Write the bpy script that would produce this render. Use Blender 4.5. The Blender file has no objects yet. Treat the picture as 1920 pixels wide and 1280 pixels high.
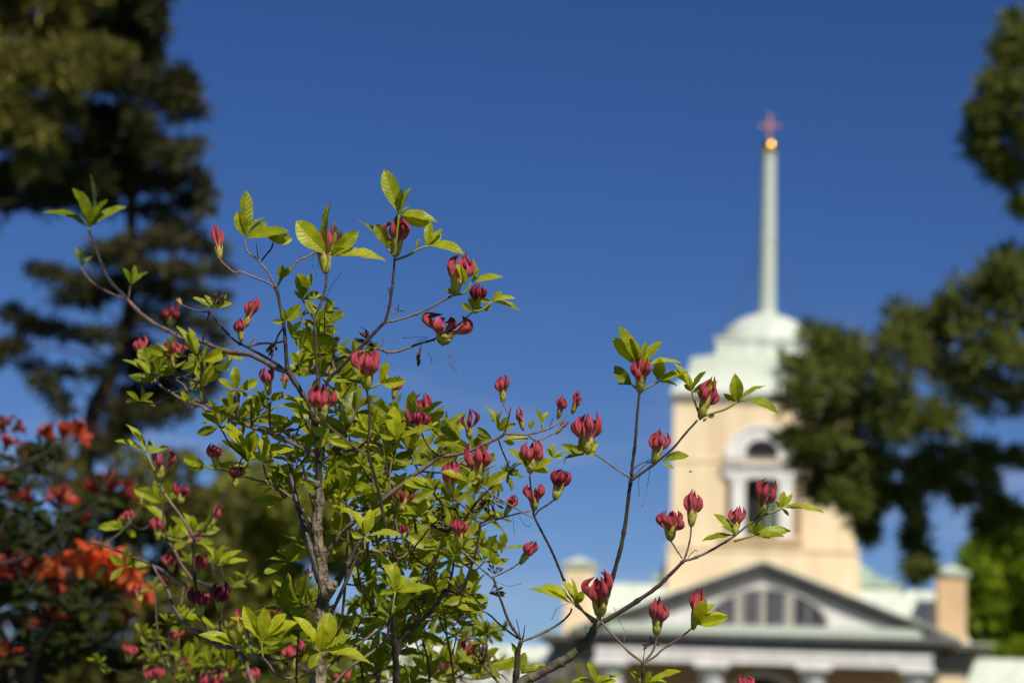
import bpy, math, random
import numpy as np
from mathutils import Vector, Matrix

C = bpy.context.scene.collection
SC = bpy.context.scene
rad = math.radians
V = lambda *a: np.array(a, float)

# ------------------------------------------------------------------ camera
PITCH, ROLL, EYE, FPX = rad(10.3), rad(1.9), 1.6, 4533.0
_f = V(0, math.cos(PITCH), math.sin(PITCH))
_r0, _u0 = V(1, 0, 0), V(0, -math.sin(PITCH), math.cos(PITCH))
_r = _r0 * math.cos(ROLL) + _u0 * math.sin(ROLL)
_u = _u0 * math.cos(ROLL) - _r0 * math.sin(ROLL)
CAM = V(0, 0, EYE)
FOCUS = 2.6
cam_d = bpy.data.cameras.new('camera')
cam = bpy.data.objects.new('camera', cam_d)
C.objects.link(cam)
m = Matrix.Identity(4)
for i in range(3):
    m[i][0], m[i][1], m[i][2], m[i][3] = _r[i], _u[i], -_f[i], CAM[i]
cam.matrix_world = m
cam_d.sensor_width = 36
cam_d.lens = 36 * FPX / 1920
cam_d.clip_start, cam_d.clip_end = 0.05, 5000
cam_d.dof.use_dof = True
cam_d.dof.focus_distance = FOCUS
cam_d.dof.aperture_fstop = 6.7
SC.camera = cam

# ------------------------------------------------------------------ light
SUN_EL, SUN_AZ = rad(46), rad(24)          # azimuth: degrees to the right of straight behind the camera
sd = V(math.sin(SUN_AZ) * math.cos(SUN_EL), -math.cos(SUN_AZ) * math.cos(SUN_EL), math.sin(SUN_EL))
sun_d = bpy.data.lights.new('sun', 'SUN')
sun_d.energy, sun_d.angle, sun_d.color = 5.0, rad(0.53), (1.0, 0.93, 0.80)
sun = bpy.data.objects.new('sun', sun_d)
C.objects.link(sun)
sun.rotation_euler = Vector(sd).to_track_quat('Z', 'Y').to_euler()
sun.location = (20, -40, 60)
w = bpy.data.worlds.new('World')
SC.world = w
w.use_nodes = True
nt = w.node_tree
bg = nt.nodes['Background']
sky = nt.nodes.new('ShaderNodeTexSky')
sky.sky_type = 'NISHITA'
sky.sun_disc = False
sky.sun_elevation = SUN_EL
sky.sun_rotation = math.pi - SUN_AZ
sky.altitude = 0
sky.air_density, sky.dust_density, sky.ozone_density = 0.65, 0.0, 2.7
hsv = nt.nodes.new('ShaderNodeHueSaturation')
hsv.inputs['Hue'].default_value, hsv.inputs['Saturation'].default_value, hsv.inputs['Value'].default_value = 0.514, 1.27, 1.30
nt.links.new(sky.outputs[0], hsv.inputs['Color'])
# a few faint cirrus wisps low in the sky
tcw = nt.nodes.new('ShaderNodeTexCoord')
mpw = nt.nodes.new('ShaderNodeMapping'); mpw.inputs['Scale'].default_value = (7, 7, 26); mpw.inputs['Rotation'].default_value = (0, 0.25, 0)
now = nt.nodes.new('ShaderNodeTexNoise'); now.inputs['Scale'].default_value = 1.6; now.inputs['Detail'].default_value = 5; now.inputs['Distortion'].default_value = 0.6
nt.links.new(tcw.outputs['Generated'], mpw.inputs[0]); nt.links.new(mpw.outputs[0], now.inputs['Vector'])
crw = nt.nodes.new('ShaderNodeMapRange'); crw.inputs[1].default_value, crw.inputs[2].default_value, crw.inputs[4].default_value = 0.5, 0.8, 0.6
nt.links.new(now.outputs['Fac'], crw.inputs[0])
sxw = nt.nodes.new('ShaderNodeSeparateXYZ'); nt.links.new(tcw.outputs['Generated'], sxw.inputs[0])
elw = nt.nodes.new('ShaderNodeMapRange'); elw.inputs[1].default_value, elw.inputs[2].default_value, elw.inputs[3].default_value, elw.inputs[4].default_value = 0.06, 0.2, 1.0, 0.0
nt.links.new(sxw.outputs[2], elw.inputs[0])
muw = nt.nodes.new('ShaderNodeMath'); muw.operation = 'MULTIPLY'; nt.links.new(crw.outputs[0], muw.inputs[0]); nt.links.new(elw.outputs[0], muw.inputs[1])
mxw = nt.nodes.new('ShaderNodeMix'); mxw.data_type = 'RGBA'; nt.links.new(muw.outputs[0], mxw.inputs['Factor']); nt.links.new(hsv.outputs[0], mxw.inputs['A']); mxw.inputs['B'].default_value = (9.5, 9.6, 11.5, 1)
nt.links.new(mxw.outputs['Result'], bg.inputs[0])
bg.inputs[1].default_value = 0.055
SC.view_settings.view_transform = 'Standard'
SC.view_settings.look = 'None'
SC.view_settings.exposure = 0
SC.view_settings.gamma = 1
SC.cycles.max_bounces = 6
SC.cycles.transparent_max_bounces = 4
SC.cycles.use_denoising = True
SC.cycles.sample_clamp_indirect = 6

# ------------------------------------------------------------------ helpers
def P(x, y, d=FOCUS):
    """point seen at photo pixel (x, y) (1920 x 1280) at depth d metres along the view axis"""
    return CAM + (_f + _r * ((x - 960) / FPX) - _u * ((y - 640) / FPX)) * d

def nrm(v):
    n = np.linalg.norm(v)
    return v / n if n > 1e-12 else V(0, 0, 1)

class MB:
    def __init__(s): s.v, s.f, s.n, s.a = [], [], 0, []
    def add(s, v, f, attr=None):
        v = np.asarray(v, float)
        s.v.append(v)
        s.f += [tuple(i + s.n for i in q) for q in f]
        s.n += len(v)
        s.a.append(np.zeros((len(v), 3)) if attr is None else np.asarray(attr, float))
    def grid(s, g, attr=None, closed=False):
        """g: (rows, cols, 3)"""
        r, c = g.shape[:2]
        f = []
        for i in range(r - 1):
            for j in range(c if closed else c - 1):
                k = (j + 1) % c
                f.append((i * c + j, i * c + k, (i + 1) * c + k, (i + 1) * c + j))
        s.add(g.reshape(-1, 3), f, None if attr is None else attr.reshape(-1, 3))
    def box(s, x0, x1, y0, y1, z0, z1):
        v = [(x, y, z) for z in (z0, z1) for y in (y0, y1) for x in (x0, x1)]
        s.add(v, [(0, 2, 3, 1), (4, 5, 7, 6), (0, 1, 5, 4), (2, 6, 7, 3), (0, 4, 6, 2), (1, 3, 7, 5)])
    def prism(s, poly, y0, y1):
        """polygon in x, z pushed from y0 to y1"""
        n = len(poly)
        v = [(x, y0, z) for x, z in poly] + [(x, y1, z) for x, z in poly]
        f = [tuple(range(n)), tuple(range(2 * n - 1, n - 1, -1))]
        f += [(i, i + n, (i + 1) % n + n, (i + 1) % n) for i in range(n)]
        s.add(v, f)
    def lathe(s, prof, cx=0, cy=0, seg=32):
        g = np.zeros((len(prof), seg, 3))
        for i, (r, z) in enumerate(prof):
            for j in range(seg):
                t = 2 * math.pi * j / seg
                g[i, j] = (cx + r * math.cos(t), cy + r * math.sin(t), z)
        s.grid(g, closed=True)
    def tube(s, pts, radii, seg=8, attr=None):
        pts = np.asarray(pts, float)
        n = len(pts)
        g = np.zeros((n, seg, 3))
        t0 = nrm(pts[1] - pts[0])
        side = nrm(np.cross(t0, V(0.3, 0.9, 0.2)))
        for i in range(n):
            t = nrm(pts[min(i + 1, n - 1)] - pts[max(i - 1, 0)])
            side = nrm(side - t * side.dot(t))
            up = np.cross(t, side)
            for j in range(seg):
                a = 2 * math.pi * j / seg
                g[i, j] = pts[i] + (side * math.cos(a) + up * math.sin(a)) * radii[i]
        b = s.n
        s.grid(g, None if attr is None else np.repeat(attr[:, None, :], seg, 1), closed=True)
        s.f.append(tuple(range(b + (n - 1) * seg, b + n * seg)))
        s.f.append(tuple(range(b + seg - 1, b - 1, -1)))
    def build(s, name, mat, parent=None, smooth=True, loc=None):
        me = bpy.data.meshes.new(name)
        v = np.concatenate(s.v) if s.v else np.zeros((0, 3))
        if loc is not None: v = v - np.asarray(loc)
        me.from_pydata(v.tolist(), [], s.f)
        at = me.attributes.new('vc', 'FLOAT_VECTOR', 'POINT')
        at.data.foreach_set('vector', np.concatenate(s.a).ravel().astype(np.float32))
        if smooth: me.polygons.foreach_set('use_smooth', np.ones(len(me.polygons), bool))
        me.materials.append(mat)
        me.update()
        o = bpy.data.objects.new(name, me)
        C.objects.link(o)
        if parent is not None: o.parent = parent
        if loc is not None: o.location = loc
        return o

def thing(name, label, cat, loc=(0, 0, 0), rz=0, group=None):
    o = bpy.data.objects.new(name, None)
    C.objects.link(o)
    o.location = loc
    o.rotation_euler = (0, 0, rz)
    o.empty_display_size = 0.1
    o['label'], o['category'] = label, cat
    if group: o['group'] = group
    bpy.context.view_layer.update()
    return o

def spline(pts, per=6):
    pts = [np.asarray(p, float) for p in pts]
    if len(pts) == 2: pts = [pts[0], (pts[0] + pts[1]) / 2, pts[1]]
    q = [2 * pts[0] - pts[1]] + pts + [2 * pts[-1] - pts[-2]]
    out = []
    for i in range(1, len(q) - 2):
        p0, p1, p2, p3 = q[i - 1:i + 3]
        for k in range(per):
            t = k / per
            out.append(0.5 * (2 * p1 + (p2 - p0) * t + (2 * p0 - 5 * p1 + 4 * p2 - p3) * t * t + (3 * p1 - p0 - 3 * p2 + p3) * t ** 3))
    out.append(pts[-1])
    return np.array(out)

# ------------------------------------------------------------------ materials
def mat(name):
    mt = bpy.data.materials.new(name)
    mt.use_nodes = True
    n = mt.node_tree
    return mt, n, n.nodes['Principled BSDF'], n.nodes, n.links

def noise_mat(name, c1, c2, scale=5, rough=0.8, bump=0.0, bscale=None, metal=0, stretch=None, bdist=0.02):
    mt, n, b, N, L = mat(name)
    tc = N.new('ShaderNodeTexCoord')
    src = tc.outputs['Object']
    if stretch:
        mp = N.new('ShaderNodeMapping'); mp.inputs['Scale'].default_value = stretch
        L.new(src, mp.inputs[0]); src = mp.outputs[0]
    no = N.new('ShaderNodeTexNoise'); no.inputs['Scale'].default_value = scale; no.inputs['Detail'].default_value = 6
    L.new(src, no.inputs['Vector'])
    cr = N.new('ShaderNodeValToRGB')
    cr.color_ramp.elements[0].position, cr.color_ramp.elements[1].position = 0.32, 0.68
    cr.color_ramp.elements[0].color, cr.color_ramp.elements[1].color = (*c1, 1), (*c2, 1)
    L.new(no.outputs['Fac'], cr.inputs[0]); L.new(cr.outputs[0], b.inputs['Base Color'])
    b.inputs['Roughness'].default_value, b.inputs['Metallic'].default_value = rough, metal
    if bump:
        bn = N.new('ShaderNodeTexNoise'); bn.inputs['Scale'].default_value = bscale or scale * 4; bn.inputs['Detail'].default_value = 8
        L.new(src, bn.inputs['Vector'])
        bp = N.new('ShaderNodeBump'); bp.inputs['Strength'].default_value = bump; bp.inputs['Distance'].default_value = bdist
        L.new(bn.outputs['Fac'], bp.inputs['Height']); L.new(bp.outputs[0], b.inputs['Normal'])
    return mt

def leaf_mat(name, dark, light, trans=0.45, rough=0.42, spec=0.4):
    """vc = (across -1..1, along 0..1, tint 0..1)"""
    mt, n, b, N, L = mat(name)
    at = N.new('ShaderNodeAttribute'); at.attribute_name = 'vc'
    sp = N.new('ShaderNodeSeparateXYZ'); L.new(at.outputs['Vector'], sp.inputs[0])
    def math_(op, a, bb=None, clamp=False):
        k = N.new('ShaderNodeMath'); k.operation = op; k.use_clamp = clamp
        for i, q in enumerate((a, bb)):
            if q is None: continue
            if isinstance(q, (int, float)): k.inputs[i].default_value = q
            else: L.new(q, k.inputs[i])
        return k.outputs[0]
    au = math_('ABSOLUTE', sp.outputs[0])
    vein_ph = math_('SUBTRACT', math_('MULTIPLY', sp.outputs[1], 62.0), math_('MULTIPLY', au, 9.0))
    side = math_('POWER', math_('ABSOLUTE', math_('COSINE', math_('MULTIPLY', vein_ph, 0.5))), 20.0)
    mid = math_('SUBTRACT', 1.0, math_('MULTIPLY', au, 11.0), True)
    vein = math_('MAXIMUM', mid, math_('MULTIPLY', side, 0.55))
    tc = N.new('ShaderNodeTexCoord')
    no = N.new('ShaderNodeTexNoise'); no.inputs['Scale'].default_value = 90; no.inputs['Detail'].default_value = 5
    L.new(tc.outputs['Object'], no.inputs['Vector'])
    mx = N.new('ShaderNodeMix'); mx.data_type = 'RGBA'
    mx.inputs['A'].default_value, mx.inputs['B'].default_value = (*dark, 1), (*light, 1)
    f = math_('ADD', math_('MULTIPLY', sp.outputs[2], 0.75), math_('MULTIPLY', math_('SUBTRACT', no.outputs['Fac'], 0.42), 1.5), True)
    L.new(f, mx.inputs['Factor'])
    m2 = N.new('ShaderNodeMix'); m2.data_type = 'RGBA'
    L.new(math_('MULTIPLY', vein, 0.30), m2.inputs['Factor']); L.new(mx.outputs['Result'], m2.inputs['A'])
    m2.inputs['B'].default_value = (light[0] * 1.35, light[1] * 1.2, light[2] * 1.8, 1)
    tipm = math_('MULTIPLY', math_('SUBTRACT', math_('ADD', sp.outputs[1], math_('MULTIPLY', no.outputs['Fac'], 0.28)), 1.10), 9.0, True)
    m3 = N.new('ShaderNodeMix'); m3.data_type = 'RGBA'
    L.new(math_('MULTIPLY', tipm, 0.8), m3.inputs['Factor']); L.new(m2.outputs['Result'], m3.inputs['A']); m3.inputs['B'].default_value = (0.11, 0.06, 0.015, 1)
    m2 = m3
    L.new(m2.outputs['Result'], b.inputs['Base Color'])
    b.inputs['Roughness'].default_value = rough
    b.inputs['Specular IOR Level'].default_value = spec
    bp = N.new('ShaderNodeBump'); bp.inputs['Strength'].default_value = 0.6; bp.inputs['Distance'].default_value = 0.001; bp.invert = True
    L.new(math_('ADD', vein, math_('MULTIPLY', no.outputs['Fac'], 0.8)), bp.inputs['Height']); L.new(bp.outputs[0], b.inputs['Normal'])
    tr = N.new('ShaderNodeBsdfTranslucent')
    hs = N.new('ShaderNodeMix'); hs.data_type = 'RGBA'; hs.blend_type = 'MULTIPLY'; hs.inputs['Factor'].default_value = 1
    L.new(m2.outputs['Result'], hs.inputs['A']); hs.inputs['B'].default_value = (1.5, 1.35, 0.5, 1)
    L.new(hs.outputs['Result'], tr.inputs['Color'])
    ms = N.new('ShaderNodeMixShader'); ms.inputs[0].default_value = trans
    L.new(b.outputs[0], ms.inputs[1]); L.new(tr.outputs[0], ms.inputs[2])
    L.new(ms.outputs[0], N['Material Output'].inputs['Surface'])
    return mt

def ramp_mat(name, stops, channel=1, rough=0.5, trans=0.2, stripe=None, noise=0.25):
    """colour along vc[channel]; vc[0] = stripe value"""
    mt, n, b, N, L = mat(name)
    at = N.new('ShaderNodeAttribute'); at.attribute_name = 'vc'
    sp = N.new('ShaderNodeSeparateXYZ'); L.new(at.outputs['Vector'], sp.inputs[0])
    tc = N.new('ShaderNodeTexCoord')
    no = N.new('ShaderNodeTexNoise'); no.inputs['Scale'].default_value = 130; no.inputs['Detail'].default_value = 4
    L.new(tc.outputs['Object'], no.inputs['Vector'])
    ma = N.new('ShaderNodeMath'); ma.operation = 'MULTIPLY_ADD'; ma.inputs[1].default_value = noise
    L.new(no.outputs['Fac'], ma.inputs[0]); L.new(sp.outputs[channel], ma.inputs[2])
    sb = N.new('ShaderNodeMath'); sb.operation = 'SUBTRACT'; sb.inputs[1].default_value = noise / 2; L.new(ma.outputs[0], sb.inputs[0])
    cr = N.new('ShaderNodeValToRGB')
    el = cr.color_ramp.elements
    while len(el) < len(stops): el.new(0.5)
    for e, (p, c) in zip(el, stops): e.position, e.color = p, (*c, 1)
    L.new(sb.outputs[0], cr.inputs[0])
    col = cr.outputs[0]
    if stripe:
        mx = N.new('ShaderNodeMix'); mx.data_type = 'RGBA'
        L.new(sp.outputs[0], mx.inputs['Factor']); L.new(col, mx.inputs['A']); mx.inputs['B'].default_value = (*stripe, 1)
        col = mx.outputs['Result']
    L.new(col, b.inputs['Base Color'])
    b.inputs['Roughness'].default_value = rough
    b.inputs['Specular IOR Level'].default_value = 0.3
    tr = N.new('ShaderNodeBsdfTranslucent'); L.new(col, tr.inputs['Color'])
    ms = N.new('ShaderNodeMixShader'); ms.inputs[0].default_value = trans
    L.new(b.outputs[0], ms.inputs[1]); L.new(tr.outputs[0], ms.inputs[2])
    L.new(ms.outputs[0], N['Material Output'].inputs['Surface'])
    return mt

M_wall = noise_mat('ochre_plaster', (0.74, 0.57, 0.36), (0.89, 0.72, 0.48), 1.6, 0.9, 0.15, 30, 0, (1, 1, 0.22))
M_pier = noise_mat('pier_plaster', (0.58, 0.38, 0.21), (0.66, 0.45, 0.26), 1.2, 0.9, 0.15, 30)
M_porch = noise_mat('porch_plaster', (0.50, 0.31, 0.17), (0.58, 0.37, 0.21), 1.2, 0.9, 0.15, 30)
M_white = noise_mat('white_plaster', (0.66, 0.64, 0.62), (0.82, 0.80, 0.78), 2.6, 0.85, 0.1, 40, 0, (1, 1, 0.3))
M_frame = noise_mat('stone_frame', (0.36, 0.34, 0.30), (0.44, 0.42, 0.37), 2.0, 0.85)
M_darkgrey = noise_mat('shaded_cornice', (0.11, 0.105, 0.10), (0.17, 0.162, 0.155), 2.5, 0.85, 0.1, 40)  # grey darkened to carry the shade under the cornice overhang
M_grey = noise_mat('grey_stone', (0.23, 0.22, 0.21), (0.30, 0.29, 0.28), 2.5, 0.85, 0.1, 40)
M_copper = noise_mat('patina_copper', (0.50, 0.57, 0.48), (0.68, 0.72, 0.63), 3.0, 0.6, 0.1, 20, 0, (1, 1, 0.25))
M_spire = noise_mat('spire_copper', (0.46, 0.52, 0.44), (0.53, 0.58, 0.50), 9.0, 0.6, 0.1, 20)
M_darkcopper = noise_mat('old_patina', (0.30, 0.40, 0.33), (0.42, 0.52, 0.43), 3.0, 0.6, 0.1, 20)
M_dark = noise_mat('dark_opening', (0.004, 0.004, 0.005), (0.012, 0.011, 0.011), 3.0, 0.9)
M_louvre = noise_mat('green_louvre', (0.26, 0.34, 0.29), (0.36, 0.43, 0.36), 3.0, 0.8)
M_glass = noise_mat('window_glass', (0.05, 0.05, 0.065), (0.09, 0.09, 0.11), 2.0, 0.25)
M_gold = noise_mat('gilding', (0.95, 0.58, 0.12), (1.0, 0.66, 0.18), 6, 0.27, 0, None, 1)
M_crossgold = noise_mat('aged_gilding', (0.52, 0.22, 0.13), (0.62, 0.28, 0.16), 6, 0.5, 0, None, 0.3)
M_iron = noise_mat('wire_iron', (0.05, 0.05, 0.06), (0.1, 0.1, 0.1), 9, 0.6)
M_ground = noise_mat('lawn', (0.045, 0.07, 0.018), (0.09, 0.12, 0.03), 1.5, 0.95, 0.6, 25)

def foliage_mat(name, c1, c2, trans=0.25, scale=3):
    mt, n, b, N, L = mat(name)
    at = N.new('ShaderNodeAttribute'); at.attribute_name = 'vc'
    sp = N.new('ShaderNodeSeparateXYZ'); L.new(at.outputs['Vector'], sp.inputs[0])
    mx = N.new('ShaderNodeMix'); mx.data_type = 'RGBA'
    mx.inputs['A'].default_value, mx.inputs['B'].default_value = (*c1, 1), (*c2, 1)
    L.new(sp.outputs[2], mx.inputs['Factor']); L.new(mx.outputs['Result'], b.inputs['Base Color'])
    b.inputs['Roughness'].default_value = 0.6
    b.inputs['Specular IOR Level'].default_value = 0.2
    tr = N.new('ShaderNodeBsdfTranslucent'); L.new(mx.outputs['Result'], tr.inputs['Color'])
    ms = N.new('ShaderNodeMixShader'); ms.inputs[0].default_value = trans
    L.new(b.outputs[0], ms.inputs[1]); L.new(tr.outputs[0], ms.inputs[2])
    L.new(ms.outputs[0], N['Material Output'].inputs['Surface'])
    return mt

# ------------------------------------------------------------------ ground
g = MB()
n = 61
xs = np.linspace(-1, 1, n); xs = np.sign(xs) * np.abs(xs) ** 3 * 2500
gg = np.zeros((n, n, 3))
for i, y in enumerate(xs):
    for j, x in enumerate(xs):
        gg[i, j] = (x, y + 60, 0)
g.grid(gg)
go = g.build('ground', M_ground)
go['kind'] = 'structure'

# ------------------------------------------------------------------ church
B0 = P(1431, 1180, 71.0)
YAW = math.atan2(B0[0], B0[1])
ch = thing('church', 'ochre neoclassical church with white columned portico, square bell tower and pale green copper spire', 'church',
           (B0[0], B0[1], 0), -YAW)
def cpart(name, mt, parent=ch, smooth=False, build=None):
    b = MB(); build(b)
    return b.build(name, mt, parent, smooth)
# portico
def _(b):
    for k in range(4): b.box(-5.6 - 0.3 * (3 - k), 5.6 + 0.3 * (3 - k), -1.0 - 0.3 * (3 - k), 2.9, 0.15 * k, 0.15 * (k + 1))
cpart('portico_step', M_grey, build=_)
COLX = (-4.46, -1.49, 1.49, 4.46)
for cx in COLX:
    b = MB()
    b.lathe([(0.0, 0.8), (0.42, 0.8), (0.415, 1.6), (0.40, 3.0), (0.37, 4.2), (0.345, 4.92), (0.38, 4.94), (0.38, 4.98), (0.34, 5.0), (0.0, 5.0)], cx, 0.4, 32)
    col = b.build('column', M_white, ch)
    b = MB(); b.lathe([(0.0, 4.985), (0.37, 4.99), (0.47, 5.07), (0.48, 5.10), (0.0, 5.10)], cx, 0.4, 32); b.box(cx - 0.52, cx + 0.52, -0.12, 0.92, 5.101, 5.22)
    b.build('capital', M_white, col, False)
    b = MB(); b.box(cx - 0.55, cx + 0.55, -0.15, 0.95, 0.6, 0.72); b.lathe([(0.0, 0.721), (0.52, 0.721), (0.53, 0.76), (0.45, 0.80), (0.0, 0.805)], cx, 0.4, 32)
    b.build('column_base', M_white, col, False)
def _(b):
    b.box(-4.90, 4.90, -0.06, 0.86, 5.221, 5.62)
    b.box(-4.94, 4.94, -0.10, 0.90, 5.45, 5.49)
    b.box(-4.90, -4.06, 0.861, 2.9, 5.221, 5.62); b.box(4.06, 4.90, 0.861, 2.9, 5.221, 5.62)
cpart('entablature', M_white, build=_)
def _(b):
    b.box(-5.0, 5.0, -0.08, 2.9, 5.621, 5.84)
    b.box(-5.25, 5.25, -0.15, 2.9, 5.841, 5.93)
    b.box(-5.62, 5.62, -0.30, 2.9, 5.931, 6.06)
cpart('cornice', M_darkgrey, build=_)
def _(b): b.box(-5.66, 5.66, -0.33, 0.0, 6.061, 6.09); b.box(-4.6, 4.6, -0.20, 0.0, 6.091, 6.34)
cpart('copper_sill', M_spire, build=_)
def _(b): b.prism([(-5.0, 6.0901), (5.0, 6.0901), (0, 7.92)], 0.0, 0.5)
tym = cpart('tympanum', M_white, build=_)
SL = (8.2 - 6.06) / 5.72
def rake(b, sx, drop0, drop1, y0, y1, ext=0.0):
    xa, xb = 0.0, sx * (5.72 - ext)
    za = lambda x: 8.2 - abs(x) * SL
    pts = [(xa, za(xa) - drop0), (xb, za(xb) - drop0), (xb, za(xb) - drop1), (xa, za(xa) - drop1)]
    if sx < 0: pts = pts[::-1]
    b.prism(pts, y0, y1)
for sx in (-1, 1):
    b = MB(); rake(b, sx, 0.0, 0.13, -0.28, 3.0); rake(b, sx, 0.131, 0.24, -0.17, -0.002, 0.35); rake(b, sx, 0.241, 0.44, -0.12, -0.002, 0.9)
    b.build('raking_cornice', M_darkgrey, ch, False)
    b = MB(); rake(b, sx, -0.04, -0.002, -0.30, 4.2); b.build('portico_roof', M_copper, ch, False)
# fanlight in the tympanum
def arc(cx, cz, rx, rz, n=28, a0=0.0, a1=math.pi):
    return [(cx + rx * math.cos(a0 + (a1 - a0) * i / n), cz + rz * math.sin(a0 + (a1 - a0) * i / n)) for i in range(n + 1)]
def ring(b, cx, cz, r0, r1, y0, y1, n=36):
    """half ring; r0, r1 = (rx, rz)"""
    o, i_ = arc(cx, cz, *r1, n), arc(cx, cz, *r0, n)
    v, f = [], []
    for y in (y0, y1):
        v += [(x, y, z) for x, z in o] + [(x, y, z) for x, z in i_]
    k = n + 1
    for q in range(n):
        f += [(q, q + 1, k + q + 1, k + q), (2 * k + q, 3 * k + q, 3 * k + q + 1, 2 * k + q + 1),
              (q, 2 * k + q, 2 * k + q + 1, q + 1), (k + q, k + q + 1, 3 * k + q + 1, 3 * k + q)]
    f += [(0, k, 3 * k, 2 * k), (n, 2 * k + n, 3 * k + n, k + n)]
    b.add(v, f)
b = MB(); b.prism(arc(0.1, 6.345, 1.72, 1.02), -0.03, 0.02)
fan = b.build('fanlight_window', M_glass, ch, False)
b = MB(); ring(b, 0.1, 6.345, (1.72, 1.02), (1.82, 1.12), -0.10, -0.002); b.build('frame', M_frame, fan, False)
b = MB()
for x, ww, zt in ((-0.72, 0.15, 0.92), (0.62 + 0.12, 0.15, 0.92), (-0.02, 0.11, 1.0)):
    b.box(x - ww, x + ww if ww > 0.12 else x + ww * 0.9, -0.09, -0.031, 6.346, 6.345 + zt)
for x in (-1.15, 1.3, 0.36, -0.36): b.box(x - 0.02, x + 0.02, -0.06, -0.031, 6.346, 6.345 + (0.68 if abs(x) > 1 else 0.96))
b.build('mullion', M_frame, fan, False)
# porch back wall, door, pilaster strips
def _(b): b.box(-6.1, 6.1, 2.901, 6.0, 0, 5.3)
cpart('nave_wall', M_wall, build=_)
def _(b): b.box(-4.85, 4.85, 2.86, 2.9005, 0.6, 5.60)
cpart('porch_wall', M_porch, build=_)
b = MB(); b.prism([(-1.0, 0.6)] + [(1.0, 0.6)] + arc(0, 4.0, 1.0, 0.95), 2.80, 2.859); dr = b.build('door', M_dark, ch, False)
b = MB(); ring(b, 0, 4.0, (1.0, 0.95), (1.2, 1.15), 2.74, 2.858); b.build('door_frame', M_white, dr, False)
def _(b):
    b.box(-6.12, -4.99, 2.88, 6.0, 5.301, 5.80); b.box(4.99, 6.12, 2.88, 6.0, 5.301, 5.80)
    b.box(-6.12, 6.12, 3.2, 12.0, 5.301, 5.80)
cpart('nave_frieze', M_grey, build=_)
for xa, xb, xc, xd in ((-6.85, -5.67, -6.5, -5.63), (5.67, 6.85, 5.63, 6.5)):
    b = MB(); b.box(xa, xb, 2.25, 12.4, 5.93, 6.08); b.box(xc, xd, 2.55, 12.2, 5.80, 5.93); b.build('nave_cornice', M_darkgrey, ch, False)
def _(b):
    b.box(-6.9, -5.68, 2.2, 12.5, 6.081, 6.12); b.box(5.68, 6.9, 2.2, 12.5, 6.081, 6.12)
    # front slope and hipped back
    v = [(-6.3, 2.9, 6.13), (6.3, 2.9, 6.13), (5.4, 5.2, 7.9), (-5.4, 5.2, 7.9), (-6.3, 17, 6.13), (6.3, 17, 6.13), (5.4, 14.5, 7.9), (-5.4, 14.5, 7.9)]
    b.add(v, [(0, 1, 2, 3), (2, 6, 7, 3), (1, 5, 6, 2), (0, 3, 7, 4), (4, 7, 6, 5), (0, 4, 5, 1)])
    for i in range(25):                                  # standing seams
        x = -5.3 + i * 10.6 / 24
        b.add([(x - 0.02, 2.9, 6.131), (x + 0.02, 2.9, 6.131), (x + 0.02, 5.2, 7.935), (x - 0.02, 5.2, 7.935), (x - 0.02, 2.9, 6.165), (x + 0.02, 2.9, 6.165)],
              [(0, 1, 2, 3), (4, 3, 2, 5), (0, 3, 4), (1, 5, 2)])
cpart('nave_roof', M_copper, build=_)
def _(b): b.box(-6.1, 6.1, 6.001, 17.0, 0, 5.3)
cpart('nave_side_wall', M_wall, build=_)
for sx in (-1, 1):
    x0, x1 = sorted((sx * 5.27, sx * 6.13))
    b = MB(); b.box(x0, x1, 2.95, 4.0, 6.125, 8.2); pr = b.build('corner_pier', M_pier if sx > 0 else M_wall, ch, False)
    b = MB(); b.box(x0 - 0.10, x1 + 0.10, 2.85, 4.1, 8.201, 8.30)
    xc = (x0 + x1) / 2
    b.add([(x0 - 0.14, 2.81, 8.301), (x1 + 0.14, 2.81, 8.301), (x1 + 0.14, 4.14, 8.301), (x0 - 0.14, 4.14, 8.301), (xc, 3.47, 8.56)], [(0, 1, 4), (1, 2, 4), (2, 3, 4), (3, 0, 4), (3, 2, 1, 0)])
    b.build('pier_cap', M_copper, pr, False)
    # low wing beside the nave
    xa, xb = sorted((sx * 6.45, sx * 16.0))
    b = MB(); b.box(xa, xb, 7.0, 14.0, 0, 4.6); wg = b.build('side_wing', M_wall, ch, False)
    b = MB(); b.add([(xa - 0.2, 6.6, 4.601), (xb + 0.2, 6.6, 4.601), (xb - 0.3, 8.4, 6.02), (xa - 0.2, 8.4, 6.02), (xa - 0.2, 14.3, 4.601), (xb + 0.2, 14.3, 4.601)],
                    [(0, 1, 2, 3), (3, 2, 5, 4), (0, 3, 4), (1, 5, 2), (0, 4, 5, 1)])
    for i in range(20):
        x = xa + 0.2 + i * (xb - xa - 0.6) / 19
        b.add([(x - 0.02, 6.6, 4.603), (x + 0.02, 6.6, 4.603), (x + 0.02, 8.4, 6.05), (x - 0.02, 8.4, 6.05), (x - 0.02, 6.6, 4.64), (x + 0.02, 6.6, 4.64)], [(0, 1, 2, 3), (4, 3, 2, 5), (0, 3, 4), (1, 5, 2)])
    b.build('wing_roof', M_copper, wg, False)
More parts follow.
